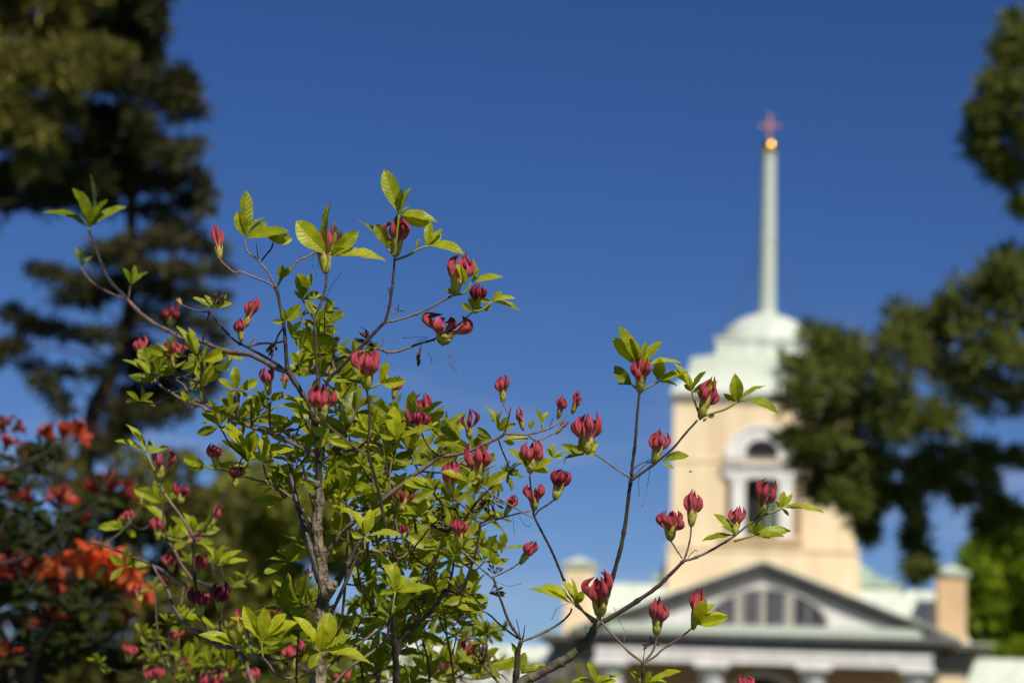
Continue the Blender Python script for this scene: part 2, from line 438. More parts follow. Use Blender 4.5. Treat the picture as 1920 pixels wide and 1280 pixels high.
# bell tower
def _(b):
    b.box(-2.95, -1.25, 5.0, 10.9, 9.10, 13.72); b.box(1.15, 2.87, 5.0, 10.9, 9.10, 13.72)
    b.box(-1.25, 1.15, 5.0, 10.9, 9.10, 9.45); b.box(-1.25, 1.15, 5.0, 10.9, 11.78, 13.72)
    b.box(-1.25, 1.15, 5.45, 10.9, 9.45, 11.78)
    b.box(-3.05, 2.97, 4.9, 11.0, 5.0, 9.099)
tw = cpart('bell_tower', M_wall, build=_)
def _(b): b.box(-2.98, -1.3, 4.96, 4.999, 11.82, 11.93); b.box(1.2, 2.90, 4.96, 4.999, 11.82, 11.93); b.box(-3.09, 3.01, 4.84, 4.9985, 9.02, 9.12); b.box(-1.4, 1.3, 4.80, 4.9982, 9.36, 9.45)
cpart('string_course', M_wall, tw, build=_)
def _(b): b.box(-3.0, 2.92, 4.95, 10.95, 13.721, 13.86); b.box(-3.05, 2.96, 4.88, 11.0, 13.861, 13.98)
cpart('tower_cornice', M_grey, tw, build=_)
# belfry window
b = MB(); ring(b, -0.12, 11.93, (0.50, 0.50), (1.12, 1.06), 4.86, 4.9985); ring(b, -0.12, 11.93, (1.02, 0.97), (1.18, 1.12), 4.80, 4.859)
arch = b.build('window_arch', M_white, tw, False)
b = MB(); b.prism(arc(-0.12, 12.1, 0.52, 0.45), 4.855, 4.9984); b.build('lunette', M_dark, arch, False)
b = MB(); b.box(-0.61, 0.37, 4.945, 4.9983, 11.93, 12.1); b.build('lunette_sill', M_grey, arch, False)  # grey tone stands in for the shadow on this sill
b = MB(); b.box(-1.32, 1.10, 4.86, 4.9981, 11.33, 11.70); b.box(-1.36, 1.14, 4.72, 4.9979, 11.701, 11.77); b.build('window_lintel', M_white, arch, False)
for x in (-0.84, 0.64):
    b = MB(); b.box(x - 0.21, x + 0.21, 4.90, 5.40, 9.45, 11.15); b.box(x - 0.25, x + 0.25, 4.88, 5.42, 11.151, 11.329); b.box(x - 0.25, x + 0.25, 4.88, 5.42, 9.451, 9.56)
    b.build('window_pilaster', M_white, arch, False)
b = MB(); b.box(-0.60, 0.02, 5.40, 5.449, 9.46, 11.32); b.build('belfry_opening', M_dark, arch, False)
b = MB()
b.box(0.03, 0.42, 5.36, 5.448, 9.46, 11.32)
for i in range(14):
    z = 9.5 + i * 0.13
    b.add([(0.04, 5.26, z), (0.42, 5.26, z), (0.42, 5.359, z + 0.1), (0.04, 5.359, z + 0.1), (0.04, 5.27, z - 0.015), (0.42, 5.27, z - 0.015)], [(0, 1, 2, 3), (0, 4, 5, 1)])
b.build('louvre', M_louvre, arch, False)
# shoulders where tower meets nave roof
for sx, ww in ((1, 1.35), (-1, 0.5)):
    b = MB()
    x0 = 2.97 if sx > 0 else -3.05
    g = []
    for i in range(13):
        t = i / 12
        g.append((x0 + sx * ww * t, 8.86 - 0.72 * math.sin(t * math.pi / 2) ** 0.8))
    poly = g + [(x0 + sx * ww, 8.0), (x0, 8.0)]
    b.prism(poly if sx < 0 else poly[::-1], 5.3, 10.5); sh = b.build('shoulder_roof', M_darkcopper, ch, False)
    b = MB(); x1, x2 = sorted((x0 + sx * 0.001, x0 + sx * (ww - 0.15))); b.box(x1, x2, 5.5, 10.3, 6.5, 7.999); b.build('shoulder_wall', M_wall, ch, False)
# tower roof: eave flare, band, drum, dome
def square_loft(b, prof, cx, cy):
    v, f = [], []
    for i, (h, z) in enumerate(prof):
        v += [(cx - h, cy - h, z), (cx + h, cy - h, z), (cx + h, cy + h, z), (cx - h, cy + h, z)]
        if i:
            k = 4 * i
            f += [(k - 4 + j, k - 4 + (j + 1) % 4, k + (j + 1) % 4, k + j) for j in range(4)]
    f += [(3, 2, 1, 0), tuple(len(v) - 4 + j for j in range(4))]
    b.add(v, f)
b = MB()
square_loft(b, [(3.0, 13.985), (3.02, 14.08), (2.90, 14.25), (2.72, 14.42), (2.57, 14.62), (2.48, 14.85), (2.42, 15.1), (2.40, 15.28), (1.7, 15.5)], -0.04, 7.95)
for i in range(17):
    x = -2.35 + i * 0.29
    for (h0, z0), (h1, z1) in (((2.90, 14.25), (2.57, 14.62)), ((2.57, 14.62), (2.42, 15.1))):
        b.add([(x - 0.04 - 0.02, 7.95 - h0 - 0.04, z0), (x - 0.04 + 0.02, 7.95 - h0 - 0.04, z0), (x - 0.04 + 0.02, 7.95 - h1 - 0.04, z1), (x - 0.04 - 0.02, 7.95 - h1 - 0.04, z1)], [(0, 1, 2, 3)])
tr_ = b.build('tower_roof', M_copper, ch, False)
b = MB(); b.box(-1.66, 1.55, 6.4, 9.5, 15.45, 16.02); b.box(-1.72, 1.6, 6.34, 9.56, 16.021, 16.12); b.build('drum', M_copper, tr_, False)
b = MB(); b.lathe([(1.60, 15.95)] + [(1.60 * math.cos(t), 15.95 + 1.25 * math.sin(t)) for t in np.linspace(0.08, math.pi / 2 - 0.1, 16)], -0.04, 7.95, 48)
dome = b.build('dome', M_copper, tr_)
b = MB(); b.lathe([(0.0, 16.9), (0.33, 16.95), (0.33, 17.2), (0.31, 17.3), (0.295, 17.4), (0.265, 19.75), (0.28, 19.78), (0.28, 19.82), (0.26, 19.85), (0.215, 22.62), (0.25, 22.64), (0.25, 22.70), (0, 22.71)], -0.02, 7.95, 48)
sp = b.build('spire', M_spire, ch, False)
b = MB(); b.box(-0.14, 0.14, 7.44, 7.6, 16.88, 17.1); b.build('spire_hatch', M_dark, sp, False)
b = MB()
b.lathe([(0.0, 22.69)] + [(0.285 * math.sin(t), 22.93 - 0.285 * math.cos(t)) for t in np.linspace(0.2, math.pi - 0.15, 20)] + [(0, 23.22)], -0.01, 7.95, 36); b.build('gilded_ball', M_gold, sp)
b = MB()
b.box(-0.05, 0.03, 7.9, 8.0, 23.2, 24.08); b.box(-0.36, -0.051, 7.91, 7.99, 23.66, 23.74); b.box(0.031, 0.34, 7.91, 7.99, 23.66, 23.74)
b.box(-0.08, 0.06, 7.88, 8.02, 24.081, 24.12); b.build('cross', M_crossgold, sp, False)
b = MB()
for sx, sy in ((-1, -1), (1, -1), (-1, 1), (1, 1)): b.tube([V(-0.02 + sx * 0.2, 7.95 + sy * 0.2, 19.7), V(-0.02 + sx * 1.5, 7.95 + sy * 1.5, 16.1)], [0.008, 0.008], 5)
b.build('stay_wire', M_iron, sp, False)

exec_trees = True
# ------------------------------------------------------------------ trees
def tufts(rng, clumps, dens, size, aspect, soft=False, shell=0.55):
    """many small leaf-sized quads spread through each clump. clumps: (centre, radius xyz)"""
    Vs, At = [], []
    for c, r in clumps:
        n = max(12, int(dens * r[0] * r[2]))
        p = rng.normal(size=(n, 3)); p /= np.linalg.norm(p, axis=1, keepdims=True)
        rr = shell + (1 - shell) * rng.random((n, 1)) ** 0.7
        if soft: rr = np.abs(rng.normal(0.55, 0.30, size=(n, 1)))
        lump = 1 + 0.28 * np.sin(p[:, :1] * 5.1 + c[0] * 7) * np.cos(p[:, 2:] * 4.3 + c[2] * 5)
        q = c + p * rr * lump * np.asarray(r)
        d = p * 0.7 + rng.normal(size=(n, 3)) * 0.7 + np.array([0, 0, 0.25]); d /= np.linalg.norm(d, axis=1, keepdims=True)
        s = np.cross(d, rng.normal(size=(n, 3))); s /= np.linalg.norm(s, axis=1, keepdims=True)
        L = size * (0.6 + 0.8 * rng.random((n, 1))); W = L * aspect
        quad = np.stack([q - s * W * 0.3, q + d * L * 0.5 - s * W, q + d * L, q + d * L * 0.5 + s * W], 1)
        Vs.append(quad.reshape(-1, 3))
        tt = np.clip(rng.random() * 0.5 + rng.random((n, 1)) * 0.6, 0, 1)
        a = np.zeros((n, 4, 3)); a[:, :, 2] = tt
        At.append(a.reshape(-1, 3))
    return np.concatenate(Vs), np.concatenate(At)

def crown(name, clumps, mt, parent, seed, dens=700, size=0.14, aspect=0.3, **k):
    rng = np.random.default_rng(seed)
    v, a = tufts(rng, clumps, dens, size, aspect, **k)
    n = len(v) // 4
    me = bpy.data.meshes.new(name)
    me.vertices.add(len(v)); me.loops.add(len(v)); me.polygons.add(n)
    loc = np.array(parent.location)
    me.vertices.foreach_set('co', (v - loc).ravel().astype(np.float32))
    me.loops.foreach_set('vertex_index', np.arange(len(v), dtype=np.int32))
    me.polygons.foreach_set('loop_start', np.arange(0, len(v), 4, dtype=np.int32))
    me.update(calc_edges=True)
    at = me.attributes.new('vc', 'FLOAT_VECTOR', 'POINT')
    at.data.foreach_set('vector', a.ravel().astype(np.float32))
    me.materials.append(mt)
    o = bpy.data.objects.new(name, me); C.objects.link(o); o.parent = parent
    return o

M_bark = noise_mat('conifer_bark', (0.04, 0.028, 0.02), (0.10, 0.065, 0.045), 8, 0.9, 0.5, 30)
M_pine = foliage_mat('pine_needles', (0.055, 0.062, 0.015), (0.23, 0.21, 0.04), 0.35)
M_spruce = foliage_mat('spruce_needles', (0.018, 0.022, 0.009), (0.105, 0.10, 0.034))
M_rpine = foliage_mat('lit_pine_needles', (0.06, 0.078, 0.017), (0.22, 0.25, 0.045), 0.35)
M_olive = foliage_mat('olive_leaves', (0.18, 0.195, 0.026), (0.36, 0.37, 0.055), 0.4)
M_bright = foliage_mat('fresh_leaves', (0.09, 0.145, 0.006), (0.24, 0.33, 0.014), 0.4)
M_shade = foliage_mat('shrub_leaves', (0.035, 0.038, 0.010), (0.19, 0.185, 0.034), 0.3)
M_yew = foliage_mat('yew_needles', (0.012, 0.015, 0.006), (0.055, 0.055, 0.014), 0.2)
M_lilac = foliage_mat('lilac_petals', (0.30, 0.22, 0.36), (0.42, 0.33, 0.46), 0.3)

def px_clumps(rng, lst, d, extra=None, dspread=0.5, ky=1.0):
    """lst: (px, py, rx px, rz px[, depth offset]) -> clumps with depth"""
    out = []
    for c in lst:
        x, y, rx, rz = c[:4]
        dd = d + (c[4] if len(c) > 4 else rng.uniform(-dspread, dspread))
        s = dd / FPX
        out.append((P(x, y, dd), V(rx * s, max(rx, rz) * s * ky, rz * s)))
    return out

def tree(name, label, cat, base_px, d, trunk_pts, r0, r1, clumps, mcrown, seed, limbs=(), group=None, **k):
    """trunk_pts: photo pixels going up from the ground point below base_px"""
    b0 = P(base_px[0], base_px[1], d)
    loc = V(b0[0], b0[1], 0)
    t = thing(name, label, cat, loc, 0, group)
    pts = [V(loc[0], loc[1], -0.05)] + [P(x, y, d) for x, y in trunk_pts]
    sp_ = spline(pts, 5)
    b = MB(); b.tube(sp_, np.linspace(r0, r1, len(sp_)), 10); b.build('trunk', M_bark, t, True, loc)
    for o in t.children: o.location = (0, 0, 0)
    if limbs:
        for (pa, pb, ra, rb) in limbs:
            b = MB()
            s_ = spline([pa, (pa + pb) / 2 + V(0, 0, np.linalg.norm(pb - pa) * 0.06), pb], 4)
            b.tube(s_, np.linspace(ra, rb, len(s_)), 6)
            o = b.build('limb', M_bark, t, True, loc); o.location = (0, 0, 0)
    crown('crown', clumps, mcrown, t, seed, **k)
    return t
rng = np.random.default_rng(5)
def sprays(clumps, k, f=0.16):
    """small feathery tips standing out round each clump"""
    out = []
    for c, r in clumps:
        for i in range(k):
            p = rng.normal(size=3); p[2] += 0.25; p /= np.linalg.norm(p)
            d = rng.uniform(0.9, 1.45)
            for q in (d - 0.22, d):
                out.append((c + p * q * np.asarray(r), np.asarray(r) * f * rng.uniform(0.7, 1.3)))
    return out
def subdiv(clumps, k, f):
    """break big clumps into k smaller tufted sprays each"""
    out = []
    for c, r in clumps:
        for i in range(k):
            p = rng.normal(size=3); p /= np.linalg.norm(p)
            q = rng.uniform(0.35, 0.95)
            out.append((c + p * q * np.asarray(r), np.asarray(r) * f * rng.uniform(0.7, 1.25) * np.array([1.15, 1.15, 0.85])))
    return out
def limb_to(clumps, axis_pts, r=0.05):
    out = []
    A = np.array(axis_pts)
    for c, rr in clumps:
        i = np.argmin(np.linalg.norm(A - c, axis=1) + np.maximum(0, A[:, 2] - c[2]) * 0.5)
        out.append((A[i], c, r, r * 0.35))
    return out

# near pine, upper left
D = 24.0
pc = [(-40, 40, 90, 70), (40, 60, 75, 60), (100, 95, 65, 55), (40, 150, 85, 55), (120, 150, 60, 45), (165, 118, 48, 32), (205, 108, 28, 18), (-30, 250, 90, 50), (40, 268, 60, 42), (85, 255, 28, 30),
      (70, 300, 34, 28), (-80, 160, 100, 80), (10, -60, 110, 80), (130, -50, 90, 60), (-160, -40, 130, 100), (-150, 300, 110, 70), (-120, 420, 90, 40), (75, -10, 60, 50)]
cl = px_clumps(rng, pc, D, None, 0.5)
tp = [(-118, 1000), (-112, 600), (-108, 300), (-100, 0), (-95, -250)]
ax = [P(x, y, D) for x in (-108,) for y in range(-200, 500, 60)]
tree('pine_tree', 'tall pine at the upper left with sunlit olive clumps before a dark spruce', 'tree', (-120, 1400), D, tp, 0.30, 0.10, subdiv(cl, 9, 0.36) + sprays(cl, 10), M_pine, 11, limb_to(cl, ax, 0.03), dens=5500, size=0.17, aspect=0.09, soft=True)

# dark spruce, left
D = 38.0
sc_ = []
for (x0, x1, y, h, k) in ((95, 300, -30, 60, 6), (90, 305, 30, 50, 7), (110, 290, 85, 45, 6), (100, 285, 150, 50, 7), (40, 260, 215, 50, 8), (90, 270, 280, 50, 7), (-20, 260, 335, 42, 9), (-60, 200, 375, 36, 8), (120, 330, 345, 30, 6)):
    for i in range(k): sc_.append((x0 + (x1 - x0) * (i + 0.5) / k + rng.uniform(-12, 12), y + rng.uniform(-12, 12), (x1 - x0) / k * 0.75, h * rng.uniform(0.55, 0.85), rng.uniform(-0.9, 0.9)))
lit = [(300, 170, 30, 34), (335, 150, 32, 26), (355, 175, 24, 26), (330, 205, 34, 24), (375, 212, 22, 9), (285, 20, 30, 25), (300, -20, 28, 30), (300, 55, 18, 16), (285, 110, 20, 30), (260, 250, 34, 36), (290, 280, 30, 30), (345, 283, 32, 12), (370, 272, 16, 8), (310, 300, 40, 16),
       (360, 330, 30, 16), (385, 355, 18, 16), (350, 380, 34, 16), (290, 395, 34, 14), (385, 395, 14, 12), (330, 425, 40, 12), (300, 450, 40, 18), (360, 455, 40, 16), (400, 470, 26, 12), (230, 470, 50, 20), (190, 480, 34, 20), (270, 505, 44, 18), (340, 510, 46, 18), (400, 505, 34, 10), (425, 515, 14, 6),
       (220, 535, 40, 18), (300, 550, 46, 16), (370, 555, 40, 14), (415, 560, 22, 10), (150, 530, 40, 12), (100, 515, 46, 10), (70, 505, 24, 8), (170, 560, 40, 16), (120, 560, 30, 10), (330, 600, 50, 14), (390, 610, 30, 12), (410, 640, 16, 14), (260, 590, 30, 14)]
low = [(25, 590, 34, 14), (60, 610, 40, 14), (110, 622, 40, 12), (160, 628, 40, 10), (20, 650, 40, 16), (-20, 670, 40, 20), (200, 630, 26, 12), (60, 690, 34, 8), (120, 700, 40, 8), (80, 720, 30, 12), (180, 700, 30, 8), (110, 745, 30, 10),
       (270, 690, 46, 24), (320, 700, 34, 22), (250, 740, 44, 22), (310, 750, 40, 26), (285, 780, 44, 16), (340, 770, 20, 14), (230, 770, 34, 20), (380, 720, 34, 26), (395, 690, 20, 30), (350, 660, 34, 16), (260, 650, 30, 16), (220, 810, 40, 20), (190, 840, 44, 22), (120, 770, 26, 8)]
top = [(rng.uniform(90, 330), rng.uniform(-330, -110), 55, 45, rng.uniform(-3.2, -1.0)) for i in range(26)]  # unseen clumps above the frame, added to shade the spruce core
cl = px_clumps(rng, top, D) + px_clumps(rng, sc_, D) + px_clumps(rng, lit, D - 0.6, None, 0.4) + px_clumps(rng, low, D, None, 0.7)
tp = [(150, 1000), (172, 790), (192, 735), (217, 685), (237, 620), (245, 540), (246, 400), (240, 200), (232, 0), (225, -150)]
ax = [P(x, y, D) for x, y in ((180, 770), (217, 685), (237, 620), (245, 540), (246, 460), (246, 400), (243, 300), (240, 200), (236, 100), (232, 0))]
tree('spruce_tree', 'dark spruce with tiered drooping branches and a bent bare lower trunk at the left', 'tree', (140, 1400), D, tp, 0.17, 0.06, cl, M_spruce, 12, limb_to(cl[::2], ax, 0.025), dens=8000, size=0.17, aspect=0.14, soft=True)

# olive tree behind the red azalea
D = 46.0
oc = []
for i in range(46):
    x = rng.uniform(370, 640); top = 900 + abs(x - 470) ** 1.3 * 0.09
    y = rng.uniform(top, 1330)
    oc.append((x, y, rng.uniform(26, 44), rng.uniform(24, 44), rng.uniform(-1, 1)))
oc += [(rng.uniform(350, 520), rng.uniform(960, 1300), 34, 34, rng.uniform(-.5, 1.5)) for i in range(40)]
oc += [(360, 990, 34, 30), (385, 1040, 34, 34), (400, 990, 30, 30), (430, 1010, 34, 34), (470, 1000, 34, 34), (440, 960, 30, 26), (520, 1000, 34, 34), (560, 980, 30, 34), (590, 1010, 30, 34), (440, 905, 34, 22), (490, 890, 30, 22), (540, 910, 34, 22), (400, 940, 34, 26), (420, 860, 18, 16)]
tree('birch_tree', 'olive green weeping tree with soft leaves behind the middle of the azalea', 'tree', (490, 1460), D, [(490, 1350), (490, 1150), (488, 980)], 0.16, 0.05, px_clumps(rng, oc, D), M_olive, 13, dens=5000, size=0.15, aspect=0.28)

# shrubs at the lower left behind the orange azalea
D = 34.0
for nm, lb, cells, seed, mt_ in (
    ('yew_shrub', 'dark rounded evergreen shrub at the far lower left behind orange blossom', [(30, 1010, 60, 60), (-30, 1080, 70, 70), (60, 1120, 60, 60), (10, 1200, 80, 70), (90, 1220, 60, 60), (50, 1290, 90, 60), (-40, 960, 50, 50), (90, 1040, 40, 50), (20, 910, 40, 34), (120, 1170, 50, 50), (130, 1270, 50, 50), (-30, 1000, 60, 60)], 14, M_yew),
    ('hawthorn_shrub', 'loose olive shrub between the dark evergreen shrub and the weeping tree', [(200, 1130, 60, 60), (260, 1180, 70, 70), (170, 1220, 60, 60), (330, 1150, 50, 70), (320, 1240, 70, 60), (240, 1280, 80, 50), (390, 1250, 50, 60), (210, 1060, 44, 44), (300, 1080, 40, 40), (240, 880, 40, 34), (290, 900, 44, 34), (330, 870, 40, 30), (180, 930, 40, 40), (120, 890, 40, 40), (90, 860, 40, 34), (150, 1290, 60, 50), (210, 1290, 60, 50), *[(x_ + (y_ % 3) * 14, y_, 34, 32) for x_ in range(110, 430, 62) for y_ in range(950, 1300, 58)], (330, 1310, 70, 50), (420, 1200, 50, 50), (430, 1300, 60, 50), (270, 950, 44, 40), (350, 940, 34, 44), (330, 1010, 40, 44), (230, 990, 40, 40)], 15, M_shade)):
    cl = px_clumps(rng, [(x + rng.uniform(-8, 8), y, a * 0.9, b_ * 0.8) for x, y, a, b_ in cells], D, None, 0.6)
    cx = np.mean([c[0] for c in cells])
    ax = [P(cx, y, D) for y in range(1000, 1420, 60)]
    tree(nm, lb, 'shrub', (cx, 1440), D, [(cx, 1300), (cx, 1120)], 0.12, 0.04, cl, mt_, seed, limb_to(cl, ax, 0.03), dens=2600, size=0.15, aspect=0.3)

# lilac at the bottom, left of the church
D = 20.0
lc = [(rng.uniform(760, 1080), rng.uniform(1262, 1400), rng.uniform(14, 30), rng.uniform(12, 26)) for i in range(60)]
lc += [(820, 1240, 26, 22), (870, 1228, 22, 20), (960, 1245, 26, 18), (1010, 1262, 26, 20), (700, 1262, 40, 24), (1050, 1268, 18, 14), (760, 1245, 24, 20)]
cl = px_clumps(rng, lc, D, None, 0.5)
t = tree('lilac_shrub', 'greyish purple flowering lilac low at the bottom left of the church', 'shrub', (890, 1660), D, [(890, 1560), (890, 1400)], 0.08, 0.04, [c for c in cl[::2]], M_olive, 16, limb_to(cl, [P(890, y, D) for y in range(1400, 1620, 50)], 0.015), dens=2200, size=0.07, aspect=0.4)
crown('blossom', cl, M_lilac, t, 17, dens=3600, size=0.03, aspect=0.5)

# pine on the right
D = 27.0
rp = [(1540, 640, 38, 26), (1580, 655, 44, 30), (1510, 690, 44, 28), (1560, 720, 56, 40), (1620, 690, 56, 44), (1690, 600, 34, 26), (1730, 620, 44, 32), (1680, 650, 50, 36), (1780, 600, 50, 40), (1830, 560, 50, 40), (1870, 520, 44, 36), (1910, 500, 50, 34), (1900, 570, 60, 44), (1840, 640, 60, 50), (1760, 680, 60, 44), (1900, 660, 60, 50),
      (1680, 730, 60, 44), (1600, 770, 56, 36), (1530, 790, 44, 34), (1640, 800, 56, 36), (1720, 770, 60, 40), (1810, 730, 60, 44), (1890, 740, 60, 40), (1500, 740, 34, 30), (1960, 620, 80, 80), (1690, 810, 50, 24), (1770, 800, 40, 26), (1560, 840, 44, 26), (1610, 850, 40, 24),
      (1520, 870, 34, 20), (1560, 900, 40, 18), (1600, 880, 30, 20), (1490, 825, 24, 18), (1570, 930, 26, 14), (1530, 925, 20, 14), (1600, 940, 18, 22)]
dk = [(1640, 930, 20, 26), (1620, 975, 20, 22), (1660, 880, 24, 22), (1680, 930, 18, 12), (1715, 900, 14, 22), (1712, 950, 15, 24), (1716, 1000, 18, 26), (1718, 1045, 22, 26), (1722, 1075, 22, 16), (1745, 860, 30, 18), (1790, 880, 28, 22), (1830, 850, 34, 22), (1850, 900, 22, 24), (1800, 930, 12, 14), (1870, 945, 26, 12), (1890, 970, 22, 9), (1845, 985, 12, 14), (1900, 860, 34, 14), (1630, 1000, 10, 10), (1750, 905, 12, 18)]
tr2 = [(1880, 105, 30, 28), (1910, 60, 34, 30), (1920, 110, 40, 40), (1860, 165, 34, 26), (1900, 175, 40, 30), (1840, 220, 34, 26), (1835, 262, 30, 26), (1870, 240, 40, 36), (1905, 260, 40, 44), (1870, 305, 26, 24), (1900, 330, 34, 22), (1918, 390, 18, 16), (1945, 110, 40, 50), (1950, 240, 40, 60), (1850, 285, 30, 22)]
rp, tr2 = [(x, y, a * .9, b_ * .9) for x, y, a, b_ in rp], [(x, y, a * .85, b_ * .85) for x, y, a, b_ in tr2]
cl = px_clumps(rng, rp, D, None, 0.35) + px_clumps(rng, dk, D + 0.9, None, 0.3) + px_clumps(rng, tr2, D, None, 0.3)
cl += px_clumps(rng, [(2085, y, 80, 55) for y in range(-200, 800, 110)] + [(2140, y, 90, 60) for y in range(-150, 800, 120)], D, None, 0.8)
tp = [(2075, 1100), (2070, 700), (2062, 300), (2055, 0), (2050, -250)]
ax = [P(2065, y, D) for y in range(-200, 820, 60)]
cl0 = cl
cl = subdiv(cl, 12, 0.26) + sprays(cl, 14, 0.12)
tree('pine_tree', 'broad sunlit pine reaching in from the right edge across the bell tower', 'tree', (2080, 1440), D, tp, 0.30, 0.12, cl, M_rpine, 18, limb_to([c for c in cl0 if c[0][2] > P(1700, 800, 27)[2]][::3], ax, 0.035), dens=6000, size=0.16, aspect=0.09, soft=True)

# bright deciduous tree, lower right, beyond the church
D = 92.0
bc = [(1880, 1000, 34, 26), (1915, 985, 40, 30), (1850, 1040, 34, 30), (1830, 1090, 34, 34), (1870, 1080, 50, 40), (1920, 1060, 60, 50), (1840, 1140, 44, 40), (1890, 1140, 60, 50), (1850, 1200, 50, 40), (1920, 1190, 70, 50), (1830, 1040, 18, 16), (1960, 1100, 80, 80), (1815, 1110, 20, 22), (1900, 1260, 80, 60), (2010, 1150, 90, 100)]
tree('maple_tree', 'bright green leafy tree beyond the right end of the church', 'tree', (1930, 1460), D, [(1930, 1300), (1930, 1150), (1935, 1050)], 0.35, 0.12, px_clumps(rng, bc, D, None, 1.5), M_bright, 19, limb_to(px_clumps(rng, bc, D), [P(1930, y, D) for y in range(1080, 1400, 60)], 0.08), dens=420, size=0.5, aspect=0.35)
# BUSH
# ------------------------------------------------------------------ azalea materials
M_twig = noise_mat('young_bark', (0.10, 0.062, 0.045), (0.24, 0.16, 0.12), 60, 0.6, 0.6, 400, bdist=0.0012)
M_darktwig = noise_mat('dark_bark', (0.022, 0.015, 0.011), (0.085, 0.06, 0.043), 55, 0.5, 0.6, 400, bdist=0.0012)
M_limb = noise_mat('mossy_bark', (0.045, 0.038, 0.022), (0.17, 0.14, 0.085), 40, 0.7, 0.7, 260, bdist=0.002)
M_trunk = noise_mat('old_bark', (0.06, 0.045, 0.03), (0.40, 0.315, 0.21), 95, 0.9, 1.0, 220, 0, (1, 1, 0.4), 0.012)
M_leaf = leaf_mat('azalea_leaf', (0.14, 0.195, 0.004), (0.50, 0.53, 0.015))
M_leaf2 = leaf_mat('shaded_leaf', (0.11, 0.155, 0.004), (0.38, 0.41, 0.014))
M_shoot = ramp_mat('green_shoot', [(0.0, (0.26, 0.17, 0.06)), (0.5, (0.26, 0.30, 0.05)), (1.0, (0.30, 0.38, 0.05))])
M_petal = ramp_mat('crimson_bud', [(0.0, (0.50, 0.36, 0.12)), (0.32, (0.66, 0.32, 0.20)), (0.5, (0.64, 0.14, 0.14)), (0.75, (0.50, 0.055, 0.085)), (1.0, (0.19, 0.01, 0.026))], 1, 0.68, 0.3, (0.80, 0.24, 0.25))
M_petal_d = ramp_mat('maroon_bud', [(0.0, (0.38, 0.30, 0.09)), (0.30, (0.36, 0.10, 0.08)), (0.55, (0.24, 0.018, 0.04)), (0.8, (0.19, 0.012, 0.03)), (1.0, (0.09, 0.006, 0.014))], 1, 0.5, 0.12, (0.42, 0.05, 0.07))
M_scale = ramp_mat('bud_scale', [(0.0, (0.34, 0.20, 0.07)), (0.3, (0.52, 0.47, 0.09)), (0.72, (0.60, 0.56, 0.12)), (1.0, (0.66, 0.36, 0.22))], 1, 0.5, 0.2)
M_dry = noise_mat('dry_capsule', (0.03, 0.014, 0.011), (0.13, 0.065, 0.045), 160, 0.8, 0.4, 500)
M_oleaf = leaf_mat('shaded_azalea_leaf', (0.012, 0.02, 0.004), (0.05, 0.07, 0.008), 0.3, 0.6, 0.15)  # leaf colour lowered so the orange bush reads as shaded
M_silk = noise_mat('silk', (0.10, 0.10, 0.11), (0.2, 0.2, 0.2), 50, 0.6)
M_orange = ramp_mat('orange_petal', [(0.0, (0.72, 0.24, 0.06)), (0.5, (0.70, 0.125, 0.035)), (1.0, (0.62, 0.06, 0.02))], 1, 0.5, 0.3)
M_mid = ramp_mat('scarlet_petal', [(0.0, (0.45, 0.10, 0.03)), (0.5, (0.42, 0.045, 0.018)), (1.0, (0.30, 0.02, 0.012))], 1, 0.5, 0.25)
M_redshade = ramp_mat('shaded_petal', [(0.0, (0.26, 0.04, 0.015)), (0.5, (0.19, 0.014, 0.009)), (1.0, (0.10, 0.006, 0.005))], 1, 0.5, 0.2)  # darker copy of the petal colour, shade over these blooms painted in

# ------------------------------------------------------------------ azalea builders
PXM = lambda d: d / FPX                       # metres per photo pixel at depth d
TOCAM = lambda p: nrm(CAM - p)
def add_leaf(mb, base, tip, width, normal, bend=0.15, fold=0.35, tint=0.5, rnd=None, blunt=0.0):
    """one azalea leaf: obovate blade with a crease, a recurved tip and a wavy quilted edge"""
    rnd = rnd or random
    ax = tip - base
    L = np.linalg.norm(ax)
    ax = ax / L
    nn = nrm(normal - ax * normal.dot(ax))
    sd_ = np.cross(ax, nn)
    nu, nv = 7, 15
    t = np.linspace(0, 1, nv)
    prof = np.where(t < 0.06, 0.05, np.sin(np.pi * np.clip((t - 0.05) / 0.95, 0, 1) ** (0.92 + blunt)) ** (0.80 - 0.2 * blunt))
    prof = np.maximum(prof, 0.03 * (1 - t)) * width / 2
    prof[-1] = 0.0006 * (width / 0.02)
    u = np.linspace(-1, 1, nu)
    ph, ph2, tw = rnd.uniform(0, 6.28), rnd.uniform(0, 6.28), rnd.uniform(-0.25, 0.25)
    g = np.zeros((nv, nu, 3)); a = np.zeros((nv, nu, 3))
    lift = bend * L * (1.3 * t - 2.0 * t * t + 0.7 * t * 0)      # rises then dips
    side_sway = rnd.uniform(-0.05, 0.05) * L * np.sin(np.pi * t)
    for j, uu in enumerate(u):
        w_ = prof * uu
        z = np.abs(w_) * fold + 0.035 * width * np.abs(uu) ** 2 * np.sin(t * 17 + ph + (2 if uu > 0 else 0)) + 0.02 * width * np.sin(t * 34 + ph2) * abs(uu)
        z = z + w_ * tw * (0.4 + t)
        g[:, j] = base + np.outer(t * L, ax) + np.outer(w_ + side_sway, sd_) + np.outer(z + lift, nn)
        a[:, j, 0], a[:, j, 1], a[:, j, 2] = uu, t, tint
    mb.grid(g, a)

